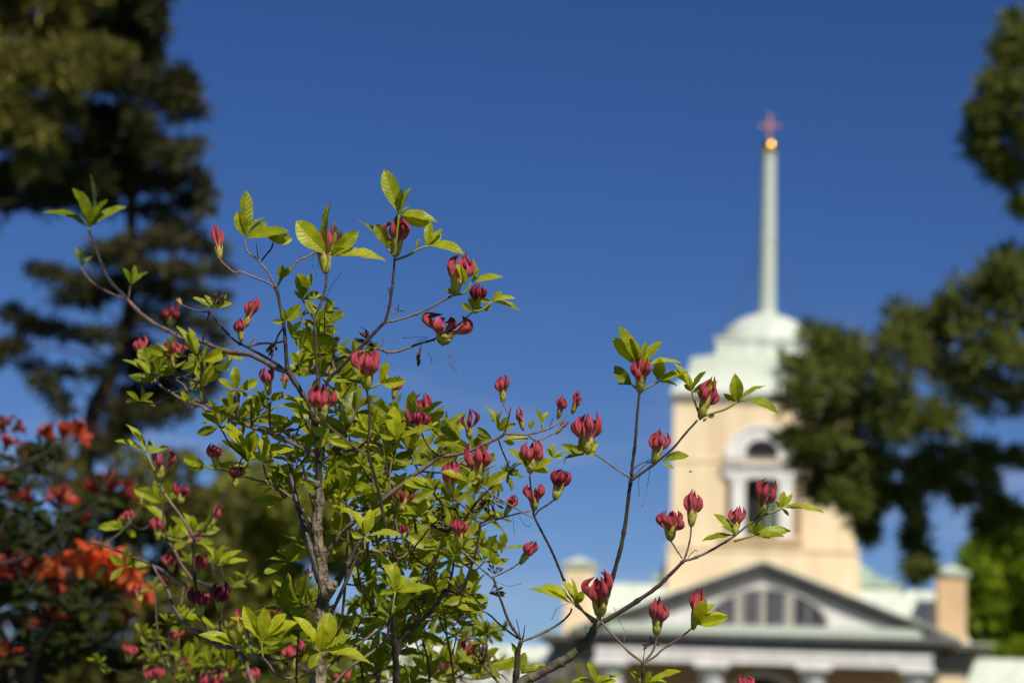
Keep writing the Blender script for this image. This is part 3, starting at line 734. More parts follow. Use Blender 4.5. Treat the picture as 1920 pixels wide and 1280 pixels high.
def rosette(mb, base, leaves, d, rnd, shoot=None, tone=0.5):
    """leaves: (tip x, tip y, apparent width px[, depth of tip rel. in leaf lengths]) in photo pixels"""
    b3 = P(base[0], base[1], d)
    for lf in leaves:
        tx, ty, wpx = lf[:3]
        lp = math.hypot(tx - base[0], ty - base[1])
        dz = lf[3] if len(lf) > 3 else rnd.uniform(-0.35, 0.35)
        t3 = P(tx, ty, d + dz * lp * PXM(d))
        L = np.linalg.norm(t3 - b3)
        wt = min(max(0.34 * L, wpx * PXM(d)), 0.5 * L)
        c = max(0.0, min(1.0, wpx * PXM(d) / wt))
        roll = math.acos(c)
        ax = nrm(t3 - b3)
        cv = TOCAM(b3); cv = nrm(cv - ax * cv.dot(ax))
        up = V(0, 0, 1) - ax * ax[2]
        sdv = np.cross(ax, cv)
        sg = 1 if sdv.dot(up) > 0 else -1
        if abs(ax[2]) > 0.95: sg = rnd.choice((-1, 1))
        nn = cv * math.cos(roll) + sdv * sg * math.sin(roll)
        fl = lf[4] if len(lf) > 4 else 1
        add_leaf(mb, b3, t3, wt, nn * fl, rnd.uniform(0.05, 0.22), rnd.uniform(0.25, 0.5), min(1, max(0, tone + rnd.uniform(-0.4, 0.35))), rnd, rnd.uniform(-.05, 0.6))

def add_floret(mb, O, a, s, t, phi, W, H, op, rnd, slim=1.0):
    e = s * math.cos(phi) + t * math.sin(phi)
    k = op * rnd.uniform(0.85, 1.1); hh = rnd.uniform(0.80, 1.08)
    pts = [O + e * 0.06 * W + a * 0.12 * H, O + e * 0.14 * W * k + a * 0.36 * H, O + e * 0.32 * W * k + a * 0.58 * H * hh,
           O + e * 0.40 * W * k + a * 0.79 * H * hh, O + e * ((0.34 - 0.24 * rnd.uniform(0.0, 1.2)) if op > 0.9 else 0.12) * W * k + a * 1.0 * H * hh]
    sp_ = spline(pts, 5)
    n = len(sp_)
    tt = np.linspace(0, 1, n)
    R = np.interp(tt, [0, 0.2, 0.36, 0.52, 0.64, 0.78, 0.90, 1], [0.045, 0.04, 0.05, 0.092, 0.112, 0.085, 0.036, 0.002]) * W * slim
    seg = 20
    g = np.zeros((n, seg, 3)); at = np.zeros((n, seg, 3))
    side = nrm(np.cross(a, e))
    tw0, tws = rnd.uniform(0, 6.28), rnd.uniform(-0.6, 0.6)
    for i in range(n):
        tg = nrm(sp_[min(i + 1, n - 1)] - sp_[max(i - 1, 0)])
        side = nrm(side - tg * side.dot(tg)); up = np.cross(tg, side)
        am = 0.22 * min(1, max(0, (tt[i] - 0.25) * 3))
        for j in range(seg):
            th = 2 * math.pi * j / seg
            rr = 0.55 * math.cos(4 * (th + tws * tt[i]) + tw0) + 0.45 * math.cos(7 * (th - tws * tt[i]) + tw0 * 3)
            g[i, j] = sp_[i] + (side * math.cos(th) + up * math.sin(th)) * R[i] * (1 + am * rr)
            at[i, j] = (max(0, rr) ** 3 * (0.8 if tt[i] < 0.93 else 0.1), tt[i], rnd.random())
    mb.grid(g, at, closed=True)

def add_scale(mb, O, a, s, t, phi, W, H, z0, z1, r0, r1, wd):
    e = s * math.cos(phi) + t * math.sin(phi); sd_ = np.cross(a, e)
    nv, nu = 8, 7
    g = np.zeros((nv, nu, 3)); at = np.zeros((nv, nu, 3))
    for i in range(nv):
        q = i / (nv - 1)
        w_ = wd * W * (math.sin(math.pi * min(1, 0.22 + 0.78 * q)) ** 0.7 if q < 1 else 0.02)
        rr = (r0 + (r1 - r0) * math.sin(q * math.pi / 2)) * W - 0.04 * W * q ** 4
        for j in range(nu):
            u = -1 + 2 * j / (nu - 1)
            g[i, j] = O + e * (rr - abs(u) ** 2 * w_ * 0.4) + sd_ * u * w_ + a * ((z0 + (z1 - z0) * q) * H)
            at[i, j] = (0, q, 0)
    mb.grid(g, at)

def flower_bud(parent, bx, by, tx, ty, wpx, d, n=6, op=1.0, dark=0, seed=0, tilt=None, slim=1.0, cup=1.0, loc0=None):
    """a cluster of unopened florets in a cup of bud scales"""
    rnd = random.Random(seed * 7 + int(bx) * 13 + int(by))
    O = P(bx, by, d)
    Hp = math.hypot(tx - bx, ty - by)
    T = P(tx, ty, d + (tilt if tilt is not None else rnd.uniform(-0.35, 0.2)) * Hp * PXM(d))
    H = np.linalg.norm(T - O); a = (T - O) / H; W = wpx * 0.88 * PXM(d)
    s = nrm(np.cross(a, TOCAM(O))); t = np.cross(s, a)
    mb = MB()
    q0 = rnd.uniform(0, 6.28)
    for i in range(5): add_scale(mb, O, a, s, t, q0 + i * 1.2566, W, H, 0.0, rnd.uniform(0.28, 0.38) * cup, 0.07, 0.24, 0.15)
    for i in range(5): add_scale(mb, O, a, s, t, q0 + 0.6 + i * 1.2566, W, H, 0.06, rnd.uniform(0.42, 0.60) * cup, 0.10, 0.28, 0.13)
    mb.lathe([(0.0, 0), (0.001, 0)], 0, 0, 3) if False else None
    mb.tube([O - a * 0.04 * H, O + a * 0.1 * H, O + a * 0.25 * H], [0.05 * W, 0.10 * W, 0.06 * W], 8, np.array([[0, 0.1, 0], [0, 0.3, 0], [0, 0.5, 0]]))
    fb = mb.build('flower_bud', M_scale, parent, True, O)
    pm = MB()
    slim = slim * rnd.uniform(1.05, 1.35)
    q1 = rnd.uniform(0, 6.28)
    n = n + 1 if n > 4 else n
    for i in range(n):
        add_floret(pm, O, a, s, t, q1 + i * 2 * math.pi / n + rnd.uniform(-0.35, 0.35), W, H * rnd.uniform(.9, 1.08), op * rnd.uniform(.8, 1.1), rnd, slim * rnd.uniform(.8, 1.15))
    if n > 4:
        for k in range(2): add_floret(pm, O, a, s, t, q1 + 2.5 * k, W, H * rnd.uniform(.85, 1), 0.4, rnd, slim)
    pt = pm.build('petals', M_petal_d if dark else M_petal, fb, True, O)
    pt.location = (0, 0, 0)
    return fb

bush_rnd = random.Random(3)
BASE = P(600, 1465, FOCUS); BLOC = V(BASE[0], BASE[1], 0)
az = thing('azalea_bush', 'azalea shrub with crimson unopened buds and fresh yellow green leaves in sharp focus', 'shrub', BLOC)
class Rel:
    pass
def part_fix(o):                      # parts were built at world positions: bring them under the bush's origin
    o.location = Vector(o.location) - Vector(BLOC)

SAMPLES = []                          # branch points for attaching twigs
def branch(pts, w0, w1, d0, d1, mt=None, name='branch', seg=8, dmid=None, par=az):
    n = len(pts)
    q = []
    for i, (x, y) in enumerate(pts):
        f = i / (n - 1)
        dd = d0 + (d1 - d0) * f
        q.append(P(x, y, dd))
    sp_ = spline(q, 7)
    k = len(sp_)
    r0, r1 = w0 * PXM(d0) / 2, w1 * PXM(d1) / 2
    rr = np.linspace(r0, r1, k)
    rb = np.random.default_rng(int(pts[0][0] * 3 + pts[-1][1]))
    rr = rr * (1 + 0.06 * np.sin(np.arange(k) * 0.9 + rb.uniform(0, 6)) + 0.025 * rb.normal(size=k))
    sp_ = sp_ + rb.normal(size=sp_.shape) * (rr[:, None] * 0.06)
    b = MB()
    # little node swellings
    for i in rb.integers(1, k - 1, max(1, k // 9)): rr[i] *= 1.28
    b.tube(sp_, np.maximum(rr, 0.0004), seg)
    o = b.build(name, mt or M_twig, par, True, sp_[0])
    part_fix(o)
    for p in sp_[2:]: SAMPLES.append(p)
    return o

F = FOCUS
TW, DT = M_twig, M_darktwig
# trunk and main stems
branch([(598, 1475), (597, 1380), (597, 1290), (600, 1230), (603, 1150), (608, 1105), (601, 1040), (594, 985), (600, 940), (596, 900)], 33, 14, F, F, M_trunk, 'trunk', 14)
branch([(597, 915), (597, 850), (592, 800), (579, 757), (567, 738), (550, 712), (539, 695)], 14.5, 9, F, F, DT, 'branch', 10)
branch([(612, 1112), (622, 1100), (628, 1092)], 26, 12, F - .01, F - .02, M_trunk, 'branch', 10)
branch([(600, 1090), (580, 1020), (562, 960), (548, 905), (545, 870)], 15, 7, F + .03, F + .08, DT)
branch([(608, 1130), (624, 1104), (650, 1060), (670, 1022), (684, 1000)], 15, 8, F + .02, F + .03, DT)
branch([(615, 1160), (634, 1122), (650, 1087), (671, 1040), (693, 1033), (726, 1033), (741, 1040)], 8, 5, F + .05, F + .02, TW)
branch([(669, 1040), (672, 1075), (680, 1109), (693, 1129), (700, 1140)], 5, 3, F + .05, F + .1, DT)
branch([(539, 697), (536, 658), (532, 610), (522, 557), (517, 535)], 9, 5.5, F, F, DT)
branch([(519, 548), (508, 533), (485, 523), (465, 515), (451, 509), (440, 511), (421, 496), (412, 486)], 4.4, 3.2, F, F, TW)
branch([(517, 538), (505, 515), (491, 496), (480, 484), (468, 476), (461, 467), (459, 450)], 4.2, 3.6, F, F, TW)
branch([(487, 494), (497, 480), (508, 467), (512, 456)], 3.4, 3.6, F, F, DT)
branch([(484, 491), (483, 475), (480, 456)], 2.6, 1.6, F, F, TW, 'twig')
branch([(518, 540), (530, 520), (550, 500), (559, 488), (573, 483), (594, 472), (606, 478)], 4.4, 3.4, F, F + .02, TW)
branch([(561, 489), (562, 480), (564, 476)], 3.4, 1.6, F, F, TW, 'twig')
branch([(600, 770), (599, 735), (594, 692), (592, 629), (590, 597), (600, 573), (606, 556), (611, 535), (612, 514)], 6, 4.4, F - .04, F - .02, DT)
branch([(593, 810), (605, 740), (618, 709), (640, 687), (668, 660), (695, 631), (722, 603)], 8, 6, F + .02, F, DT)
branch([(722, 605), (730, 575), (735, 545), (737, 522), (740, 484)], 6, 4.4, F, F, DT)
branch([(722, 604), (745, 600), (767, 593), (801, 580), (826, 566), (851, 553)], 4.6, 3.8, F, F, TW)
branch([(612, 700), (620, 686), (638, 672), (655, 667), (689, 657), (710, 654), (727, 660), (752, 657), (790, 643), (815, 637)], 6.5, 4, F + .02, F + .06, TW)
branch([(790, 643), (815, 635), (843, 620), (866, 603), (880, 590), (888, 584)], 3.4, 2.6, F + .04, F + .03, DT)
branch([(709, 654), (716, 645), (721, 634)], 3.5, 1.6, F + .03, F + .03, TW, 'twig')
branch([(707, 653), (695, 640), (688, 622), (676, 612)], 2, 1.2, F + .03, F + .05, TW, 'twig')
branch([(626, 690), (624, 677), (625, 664), (624, 655)], 6, 2, F + .02, F + .02, TW, 'twig')
branch([(731, 580), (740, 588), (747, 583)], 2, 1.6, F, F, TW, 'twig')
branch([(733, 560), (731, 548), (729, 538)], 5, 2, F, F, DT, 'twig')
branch([(687, 728), (691, 750), (693, 790), (690, 844), (697, 874), (706, 903), (714, 939), (722, 981), (735, 1028), (742, 1048)], 4.4, 7, F - .02, F + .01, DT)
branch([(607, 789), (625, 806), (644, 821), (668, 840), (689, 852)], 3, 3.6, F - .03, F - .01, TW)
branch([(692, 855), (712, 843), (729, 832), (739, 821)], 3.2, 3, F, F, DT)
branch([(600, 1060), (640, 1000), (700, 950), (771, 895), (813, 865), (832, 855), (866, 850), (897, 838), (934, 821), (948, 811)], 8, 5.2, F + .06, F + .02, TW)
branch([(944, 812), (965, 814), (987, 814), (1016, 808), (1039, 797), (1053, 787), (1063, 778)], 4.4, 3.6, F + .02, F + .05, TW)
branch([(946, 812), (953, 787), (958, 763)], 3.6, 2.2, F + .02, F + .02, DT, 'twig')
branch([(953, 774), (947, 764), (942, 752)], 3, 2.8, F + .02, F + .03, TW)
branch([(989, 814), (1003, 827), (1008, 827), (1025, 819), (1042, 811)], 3, 2.6, F + .02, F + .04, TW)
branch([(934, 822), (942, 845), (956, 880), (946, 884)], 3, 2.4, F + .03, F + .05, DT)
branch([(946, 884), (959, 880), (978, 868), (990, 880)], 2.5, 2, F + .05, F + .02, DT, 'twig')
branch([(965, 876), (945, 892), (923, 912), (897, 937), (880, 960), (860, 990), (832, 1009), (802, 1083), (795, 1130)], 4, 7, F + .07, F + .1, DT)
branch([(1040, 797), (1030, 803), (1037, 783)], 2.4, 1.4, F + .04, F + .04, DT, 'twig')
branch([(993, 890), (997, 928), (1000, 950), (1002, 968), (1020, 1004), (1038, 1040), (1056, 1084), (1066, 1104), (1085, 1135), (1112, 1165)], 3.4, 6, F, F + .05, DT)
branch([(1113, 850), (1128, 859), (1145, 871), (1165, 885), (1183, 896)], 3, 4, F, F, TW)
branch([(1199, 736), (1195, 776), (1191, 829), (1186, 871), (1183, 898), (1179, 928), (1172, 985), (1163, 1030), (1150, 1078), (1138, 1120), (1120, 1166)], 4.6, 9.5, F, F + .02, DT)
branch([(1184, 900), (1200, 889), (1219, 875), (1259, 843), (1283, 815), (1308, 787)], 5.2, 4, F, F, DT)
branch([(1186, 893), (1200, 880), (1213, 868), (1224, 866)], 2.6, 2.6, F, F, TW, 'twig')
branch([(1186, 880), (1200, 870), (1216, 863)], 1.8, 1.6, F, F, DT, 'twig')
branch([(960, 1300), (979, 1278), (1008, 1263), (1044, 1244), (1068, 1230), (1088, 1213), (1109, 1188), (1122, 1163)], 20, 14, F, F, M_limb, 'branch', 12)
branch([(1116, 1170), (1139, 1160), (1181, 1135), (1228, 1103), (1258, 1075), (1283, 1050)], 10, 6, F, F, DT)
branch([(1281, 1051), (1300, 1046), (1328, 1034), (1367, 1011), (1400, 986), (1424, 966)], 5.4, 3.6, F, F, TW)
branch([(1282, 1050), (1288, 1034), (1294, 1010), (1296, 988)], 4, 3, F, F, TW)
branch([(1279, 1046), (1267, 1028), (1257, 1012)], 3, 2.6, F, F, TW)
branch([(1290, 1044), (1303, 1031), (1308, 1034)], 1.6, 1.2, F, F, TW, 'twig')
branch([(1122, 1158), (1140, 1180), (1157, 1198), (1180, 1222), (1205, 1241)], 4.2, 4.8, F - .02, F - .03, TW)
branch([(1207, 1310), (1206, 1280), (1205, 1258), (1205, 1240)], 8, 6, F - .03, F - .03, DT)
branch([(1205, 1243), (1220, 1226), (1228, 1210), (1231, 1192)], 4.4, 3.4, F - .03, F - .03, TW)
branch([(1206, 1242), (1225, 1232), (1246, 1214), (1275, 1195), (1297, 1177)], 4.2, 3.2, F - .03, F - .03, TW)
branch([(1206, 1238), (1209, 1215), (1212, 1203)], 2, 1.4, F - .03, F - .03, TW, 'twig')
branch([(965, 1310), (968, 1260), (972, 1220), (978, 1199)], 13, 8, F, F, DT)
branch([(977, 1202), (1000, 1194), (1026, 1182), (1052, 1166), (1068, 1150), (1072, 1140)], 4.4, 3.6, F, F, TW)
branch([(979, 1204), (974, 1194), (960, 1175), (949, 1152), (936, 1115), (924, 1080)], 6, 4.6, F, F, DT)
branch([(979, 1200), (982, 1188), (984, 1172)], 3.5, 1.6, F, F, DT, 'twig')
branch([(976, 1196), (972, 1176), (968, 1160)], 2.2, 1.6, F, F, DT, 'twig')
branch([(975, 1198), (952, 1182), (934, 1167), (918, 1152), (900, 1142)], 4, 3.2, F, F + .02, TW)
branch([(924, 1084), (905, 1068), (886, 1050), (864, 1030)], 3.6, 3, F, F, TW)
branch([(924, 1082), (945, 1072), (962, 1063), (974, 1054)], 3.2, 2.8, F, F, TW)
branch([(902, 978), (898, 1000), (892, 1036), (883, 1062), (872, 1092), (858, 1115)], 4.6, 6, F + .03, F + .05, DT)
branch([(901, 984), (880, 960), (862, 943), (846, 929)], 4, 3, F + .03, F + .01, TW)
branch([(901, 986), (922, 977), (946, 969), (968, 963), (990, 958), (1001, 953)], 3.4, 2.6, F + .03, F + .04, TW)
branch([(898, 905), (920, 924), (949, 942), (975, 957), (1000, 970)], 3.2, 3, F + .01, F + .01, TW)
branch([(1001, 968), (1012, 955), (1028, 945), (1040, 935)], 3.4, 3.2, F, F, DT)
branch([(858, 1115), (838, 1105), (829, 1114), (813, 1140), (780, 1171), (755, 1195), (741, 1230)], 6, 12, F + .08, F + .1, DT)
branch([(744, 1400), (743, 1290), (741, 1235), (738, 1190), (735, 1150), (741, 1120), (741, 1107)], 17, 4, F + .1, F, DT)
branch([(725, 1200), (730, 1170), (735, 1149), (740, 1125), (741, 1110)], 5, 4, F - .01, F - .01, DT)
branch([(612, 1300), (649, 1256), (693, 1225), (726, 1197), (745, 1175)], 6, 5, F, F + .02, TW)
branch([(600, 1262), (630, 1236), (656, 1216), (689, 1195), (726, 1171), (742, 1160)], 6.5, 5, F + .06, F + .1, TW)
branch([(742, 1046), (735, 1030), (745, 1000), (738, 960), (733, 930), (731, 891), (735, 859)], 4, 3, F + .04, F + .06, TW)
branch([(742, 1048), (760, 1040), (790, 1010), (806, 986)], 4, 3, F + .02, F + .05, TW)
branch([(684, 1010), (690, 1040), (672, 1060)], 4, 5, F, F + .05, DT)
branch([(600, 1250), (570, 1266), (541, 1271), (519, 1265), (506, 1247), (493, 1232)], 4.4, 3.6, F, F - .02, TW)
branch([(543, 1300), (542, 1280), (541, 1262)], 5, 3, F, F, DT, 'twig')
branch([(586, 990), (575, 965), (558, 946), (537, 925), (506, 907), (472, 897), (440, 888), (411, 878)], 6, 3, F + .02, F + .14, TW)
branch([(508, 908), (498, 890), (494, 870)], 3.4, 3, F + .06, F + .06, DT)
branch([(455, 891), (447, 882), (452, 862), (458, 855)], 3.4, 3, F + .1, F + .1, DT)
# left boughs, receding
branch([(545, 702), (536, 696), (513, 688), (490, 675), (463, 664), (427, 660), (401, 650), (376, 639), (342, 635), (319, 622), (290, 607), (262, 586), (239, 561)], 9.5, 7, F, F + .45, TW, 'branch', 10)
branch([(240, 563), (225, 546), (208, 529), (195, 506), (182, 472), (174, 451), (168, 432)], 6, 4.6, F + .45, F + .8, DT)
branch([(241, 563), (233, 560), (208, 550), (178, 533), (160, 515), (151, 500)], 5, 3.6, F + .45, F + .8, TW)
branch([(240, 562), (242, 552), (244, 537)], 4.4, 4, F + .45, F + .5, DT)
branch([(536, 694), (511, 677), (484, 662), (463, 650), (444, 641), (420, 618), (399, 591), (392, 582)], 5.6, 3.6, F + .02, F + .1, DT)
branch([(396, 588), (389, 585), (368, 582), (351, 576), (343, 572)], 3, 3, F + .1, F + .14, TW)
branch([(392, 586), (388, 605), (384, 622), (380, 638)], 4.4, 4, F + .1, F + .2, DT)
branch([(465, 650), (482, 645), (500, 643), (514, 644), (522, 628), (531, 614)], 4, 4, F + .04, F + .02, TW)
branch([(463, 651), (470, 642), (480, 632)], 3.4, 2, F + .05, F + .05, TW, 'twig')
branch([(515, 643), (530, 640), (538, 634)], 4, 3, F + .03, F + .05, TW)
branch([(596, 862), (575, 845), (546, 830), (523, 816), (506, 812), (474, 802), (431, 785), (396, 764), (386, 757)], 8, 5.6, F + .02, F + .22, TW)
branch([(430, 815), (411, 797), (393, 776), (376, 761), (347, 751), (311, 730), (283, 708)], 6.5, 5, F + .26, F + .36, TW)
branch([(396, 766), (387, 751), (377, 717), (378, 690), (380, 672)], 6, 4.4, F + .22, F + .2, DT)
branch([(377, 718), (355, 711), (335, 702), (324, 694)], 4, 3.4, F + .22, F + .26, DT)
branch([(386, 757), (368, 750), (355, 743), (345, 722), (330, 712)], 4.4, 3, F + .24, F + .3, TW)
branch([(448, 788), (447, 765), (443, 748), (444, 730)], 4.6, 4.4, F + .16, F + .15, TW)
branch([(508, 812), (505, 780), (507, 755)], 4.6, 5, F + .08, F + .08, TW)
branch([(472, 800), (471, 770), (470, 748)], 6, 4, F + .12, F + .14, TW)
branch([(541, 700), (555, 693), (559, 680)], 4, 4, F + .02, F + .02, DT)
# more stems rising from below
for pts_, dd_ in (([(860, 1340), (850, 1260), (838, 1190), (830, 1130)], F + .25), ([(800, 1340), (805, 1260), (790, 1190), (770, 1130)], F + .3), ([(690, 1340), (680, 1270), (672, 1200), (660, 1140)], F + .3), ([(560, 1340), (556, 1260), (560, 1190), (568, 1140)], F + .25),
                  ([(690, 1180), (700, 1100), (708, 1030), (700, 960)], F + .2), ([(640, 1180), (648, 1080), (652, 980), (645, 880), (650, 800)], F + .16), ([(770, 1150), (785, 1060), (778, 980), (770, 920)], F + .22), ([(830, 1140), (850, 1060), (845, 1000)], F + .22), ([(590, 960), (575, 900), (560, 860), (520, 850)], F + .1)):
    branch(pts_, 6, 3, dd_, dd_ - .05, DT if dd_ > F + .2 else TW)
# lower left
branch([(366, 1010), (356, 994), (335, 962), (314, 933), (297, 905)], 5.6, 4.6, F + .4, F + .45, TW)
branch([(364, 1006), (384, 990), (411, 948), (424, 922)], 5, 4, F + .4, F + .4, DT)
branch([(370, 1110), (366, 1094), (363, 1044), (365, 1006)], 7, 6, F + .42, F + .4, DT)
branch([(353, 1098), (320, 1079), (283, 1057), (244, 1042), (200, 1024), (160, 1014)], 6.5, 4, F + .5, F + .8, TW)
branch([(476, 1290), (458, 1236), (441, 1215), (419, 1212), (386, 1197), (357, 1175), (340, 1160), (322, 1131), (316, 1109), (296, 1077), (285, 1055)], 8, 5, F + .1, F + .55, TW)
branch([(360, 1085), (342, 1061), (325, 1028), (312, 1012)], 6, 5, F + .48, F + .6, TW)
branch([(346, 1100), (342, 1118), (339, 1134)], 5, 5, F + .5, F + .5, TW)
branch([(430, 1214), (415, 1190), (412, 1165), (411, 1150)], 4, 3.4, F + .2, F + .3, DT)
branch([(400, 1203), (388, 1180), (377, 1160)], 4, 3.4, F + .25, F + .32, TW)
branch([(441, 1216), (443, 1210)], 5, 4, F + .1, F + .05, TW)
branch([(470, 1215), (467, 1195), (462, 1180)], 4.6, 4, F + .1, F + .3, TW)
branch([(350, 1330), (355, 1290), (358, 1278)], 6, 5, F + 1.2, F + 1.2, TW)
branch([(420, 1330), (418, 1290), (424, 1268)], 6, 5, F + 1.1, F + 1.1, TW)
branch([(890, 1330), (884, 1290), (858, 1268)], 5, 4, F + .9, F + .9, TW)
branch([(934, 1278), (920, 1262), (902, 1238), (896, 1230), (896, 1215)], 5, 3, F + .2, F + .45, TW)

# ---- flower buds: base, top, width, florets, opening, depth, dark
N_B = [
 (412, 486, 406, 421, 36, 5, .75, F, 0, .85), (611, 512, 604, 425, 62, 6, 1.0, F + .03, 0, 1), (741, 480, 746, 402, 62, 6, 1.15, F, 0, .9), (851, 552, 869, 478, 58, 7, 1.1, F, 0, 1),
 (891, 586, 899, 530, 38, 5, 1.0, F + .04, 1, 1), (830, 645, 844, 584, 84, 4, 1.35, F + .03, 0, .75), (688, 730, 687, 656, 62, 7, 1.05, F - .02, 0, 1), (606, 788, 604, 722, 58, 6, 1.1, F - .03, 0, 1),
 (738, 748, 745, 705, 30, 5, .8, F + .14, 0, 1), (790, 792, 792, 738, 44, 6, 1, F + .3, 0, 1), (784, 818, 784, 766, 48, 6, 1, F + .05, 1, 1), (760, 812, 762, 772, 30, 5, 1, F + .25, 0, 1),
 (880, 822, 879, 766, 38, 4, 1.15, F + .04, 1, .9), (943, 754, 942, 698, 34, 5, .95, F + .04, 0, 1), (981, 806, 970, 766, 24, 5, .7, F + .04, 0, 1), (1046, 784, 1057, 741, 26, 5, .8, F + .07, 0, 1), (1073, 775, 1087, 733, 27, 5, .8, F + .07, 0, 1), (1043, 813, 1070, 783, 18, 3, .7, F + .05, 0, 1),
 (896, 906, 894, 834, 62, 7, 1.0, F + .01, 0, 1), (994, 886, 1000, 826, 50, 6, 1.0, F, 0, 1), (1102, 850, 1100, 780, 60, 6, 1.3, F, 0, .9), (1041, 936, 1058, 874, 48, 6, 1.05, F, 1, 1), (1002, 956, 1000, 906, 46, 6, 1.1, F + .05, 0, 1), (946, 966, 968, 926, 28, 5, .85, F + .05, 0, 1),
 (844, 930, 846, 862, 46, 6, .95, F, 0, 1), (862, 1026, 858, 966, 38, 5, .95, F, 0, 1), (976, 1056, 1002, 1014, 36, 6, .7, F, 0, 1), (1125, 1154, 1124, 1074, 74, 5, 1.15, F - .02, 0, .8),
 (1231, 1190, 1236, 1122, 50, 7, .9, F - .03, 0, .9), (1300, 1178, 1312, 1104, 42, 6, .85, F - .03, 0, 1), (1296, 986, 1301, 921, 46, 5, 1.05, F, 0, 1), (1257, 1012, 1257, 953, 58, 6, 1.2, F, 0, 1), (1378, 1003, 1383, 948, 38, 5, 1.0, F, 0, 1), (1427, 967, 1441, 900, 54, 7, 1.0, F, 0, .9),
 (1227, 868, 1240, 806, 48, 7, 1.05, F, 0, 1), (1313, 784, 1336, 708, 50, 6, .95, F, 0, 1), (1200, 735, 1203, 664, 50, 5, 1.1, F, 0, 1),
 (452, 640, 448, 592, 30, 5, .95, F + .08, 0, 1), (461, 612, 476, 557, 34, 5, .95, F + .08, 0, .8), (323, 696, 318, 630, 46, 7, 1.05, F + .28, 0, 1), (262, 676, 263, 630, 30, 5, .95, F + .5, 0, 1), (320, 612, 321, 570, 40, 6, 1.1, F + 1.0, 1, 1), (340, 572, 333, 560, 20, 3, .6, F + .14, 0, 2.2),
 (504, 740, 499, 686, 36, 5, 1.0, F + .08, 0, 1), (534, 728, 536, 698, 26, 4, .9, F + .35, 0, 1.7), (426, 690, 436, 656, 20, 4, .9, F + .4, 0, 1.5), (340, 668, 346, 640, 22, 4, .9, F + .3, 0, 1.4),
 (406, 880, 399, 826, 36, 6, 1.05, F + .14, 0, 1), (440, 915, 447, 868, 34, 5, 1, F + .3, 1, 1), (297, 902, 312, 842, 52, 4, 1.1, F + .45, 0, 1), (339, 944, 340, 905, 40, 6, 1.1, F + .55, 1, 1), (396, 988, 413, 946, 26, 5, .8, F + .5, 0, 1),
 (296, 1012, 295, 966, 34, 6, 1.05, F + .75, 0, 1), (240, 988, 238, 952, 34, 5, 1.05, F + .85, 0, 1), (350, 1020, 372, 1000, 26, 5, 1, F + .6, 0, 1.3), (375, 1158, 374, 1098, 48, 6, 1.15, F + .32, 1, 1), (411, 1148, 417, 1090, 44, 6, 1.1, F + .3, 1, 1), (373, 1082, 379, 1040, 34, 6, 1.05, F + .7, 0, 1), (322, 1072, 318, 1036, 34, 5, 1.1, F + .8, 0, 1),
 (448, 1188, 452, 1140, 34, 5, 1, F + .5, 0, 1), (516, 1186, 514, 1142, 34, 5, 1, F + .6, 0, 1), (552, 1256, 548, 1202, 54, 6, 1.15, F + .5, 0, 1), (582, 1084, 579, 1062, 20, 4, 1, F + .3, 0, 1), (590, 1134, 586, 1116, 16, 4, 1, F + .3, 0, 1),
 (356, 1280, 355, 1226, 46, 6, 1.1, F + 1.2, 0, 1), (422, 1272, 427, 1240, 28, 5, 1, F + 1.1, 0, 1), (395, 1302, 394, 1258, 50, 7, 1.1, F + 1.0, 0, 1), (286, 1290, 290, 1244, 44, 6, 1.1, F + 1.2, 0, 1), (720, 1256, 712, 1212, 44, 6, 1.1, F + .7, 0, 1), (845, 1290, 850, 1220, 58, 6, 1.15, F + .8, 0, 1), (884, 1244, 888, 1200, 40, 5, 1.2, F + .45, 0, 1), (1398, 1300, 1400, 1266, 42, 6, 1, F, 0, 1), (1118, 1290, 1130, 1262, 26, 4, .7, F, 1, 1.6),
 (330, 1210, 330, 1172, 32, 5, 1, F + .9, 0, 1), (262, 1130, 260, 1094, 32, 5, 1, F + 1.0, 0, 1), (470, 1290, 474, 1250, 38, 6, 1, F + .9, 0, 1), (640, 1290, 645, 1252, 36, 6, 1, F + .8, 0, 1), (240, 1240, 244, 1206, 32, 5, 1, F + 1.1, 0, 1), (690, 1060, 694, 1030, 26, 5, 1, F + .4, 0, 1), (640, 1000, 643, 974, 24, 5, 1, F + .35, 1, 1), (752, 960, 757, 910, 44, 4, 1.2, F + .06, 1, 1), (757, 1010, 756, 980, 26, 5, .8, F + .06, 1, 1.4), (622, 746, 636, 728, 24, 4, 1, F + .2, 0, .9), (868, 1012, 880, 985, 26, 4, 1, F + .3, 0, 1), (790, 1180, 784, 1150, 30, 5, 1, F + .5, 0, 1), (925, 790, 927, 772, 18, 4, .8, F + .3, 1, 1), (868, 838, 860, 828, 14, 4, 1, F + .3, 0, 1), (940, 1036, 944, 1016, 16, 3, .8, F + .3, 1, 1)]
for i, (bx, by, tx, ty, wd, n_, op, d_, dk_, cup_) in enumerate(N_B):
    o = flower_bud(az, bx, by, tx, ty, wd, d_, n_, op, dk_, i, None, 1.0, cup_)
    part_fix(o)
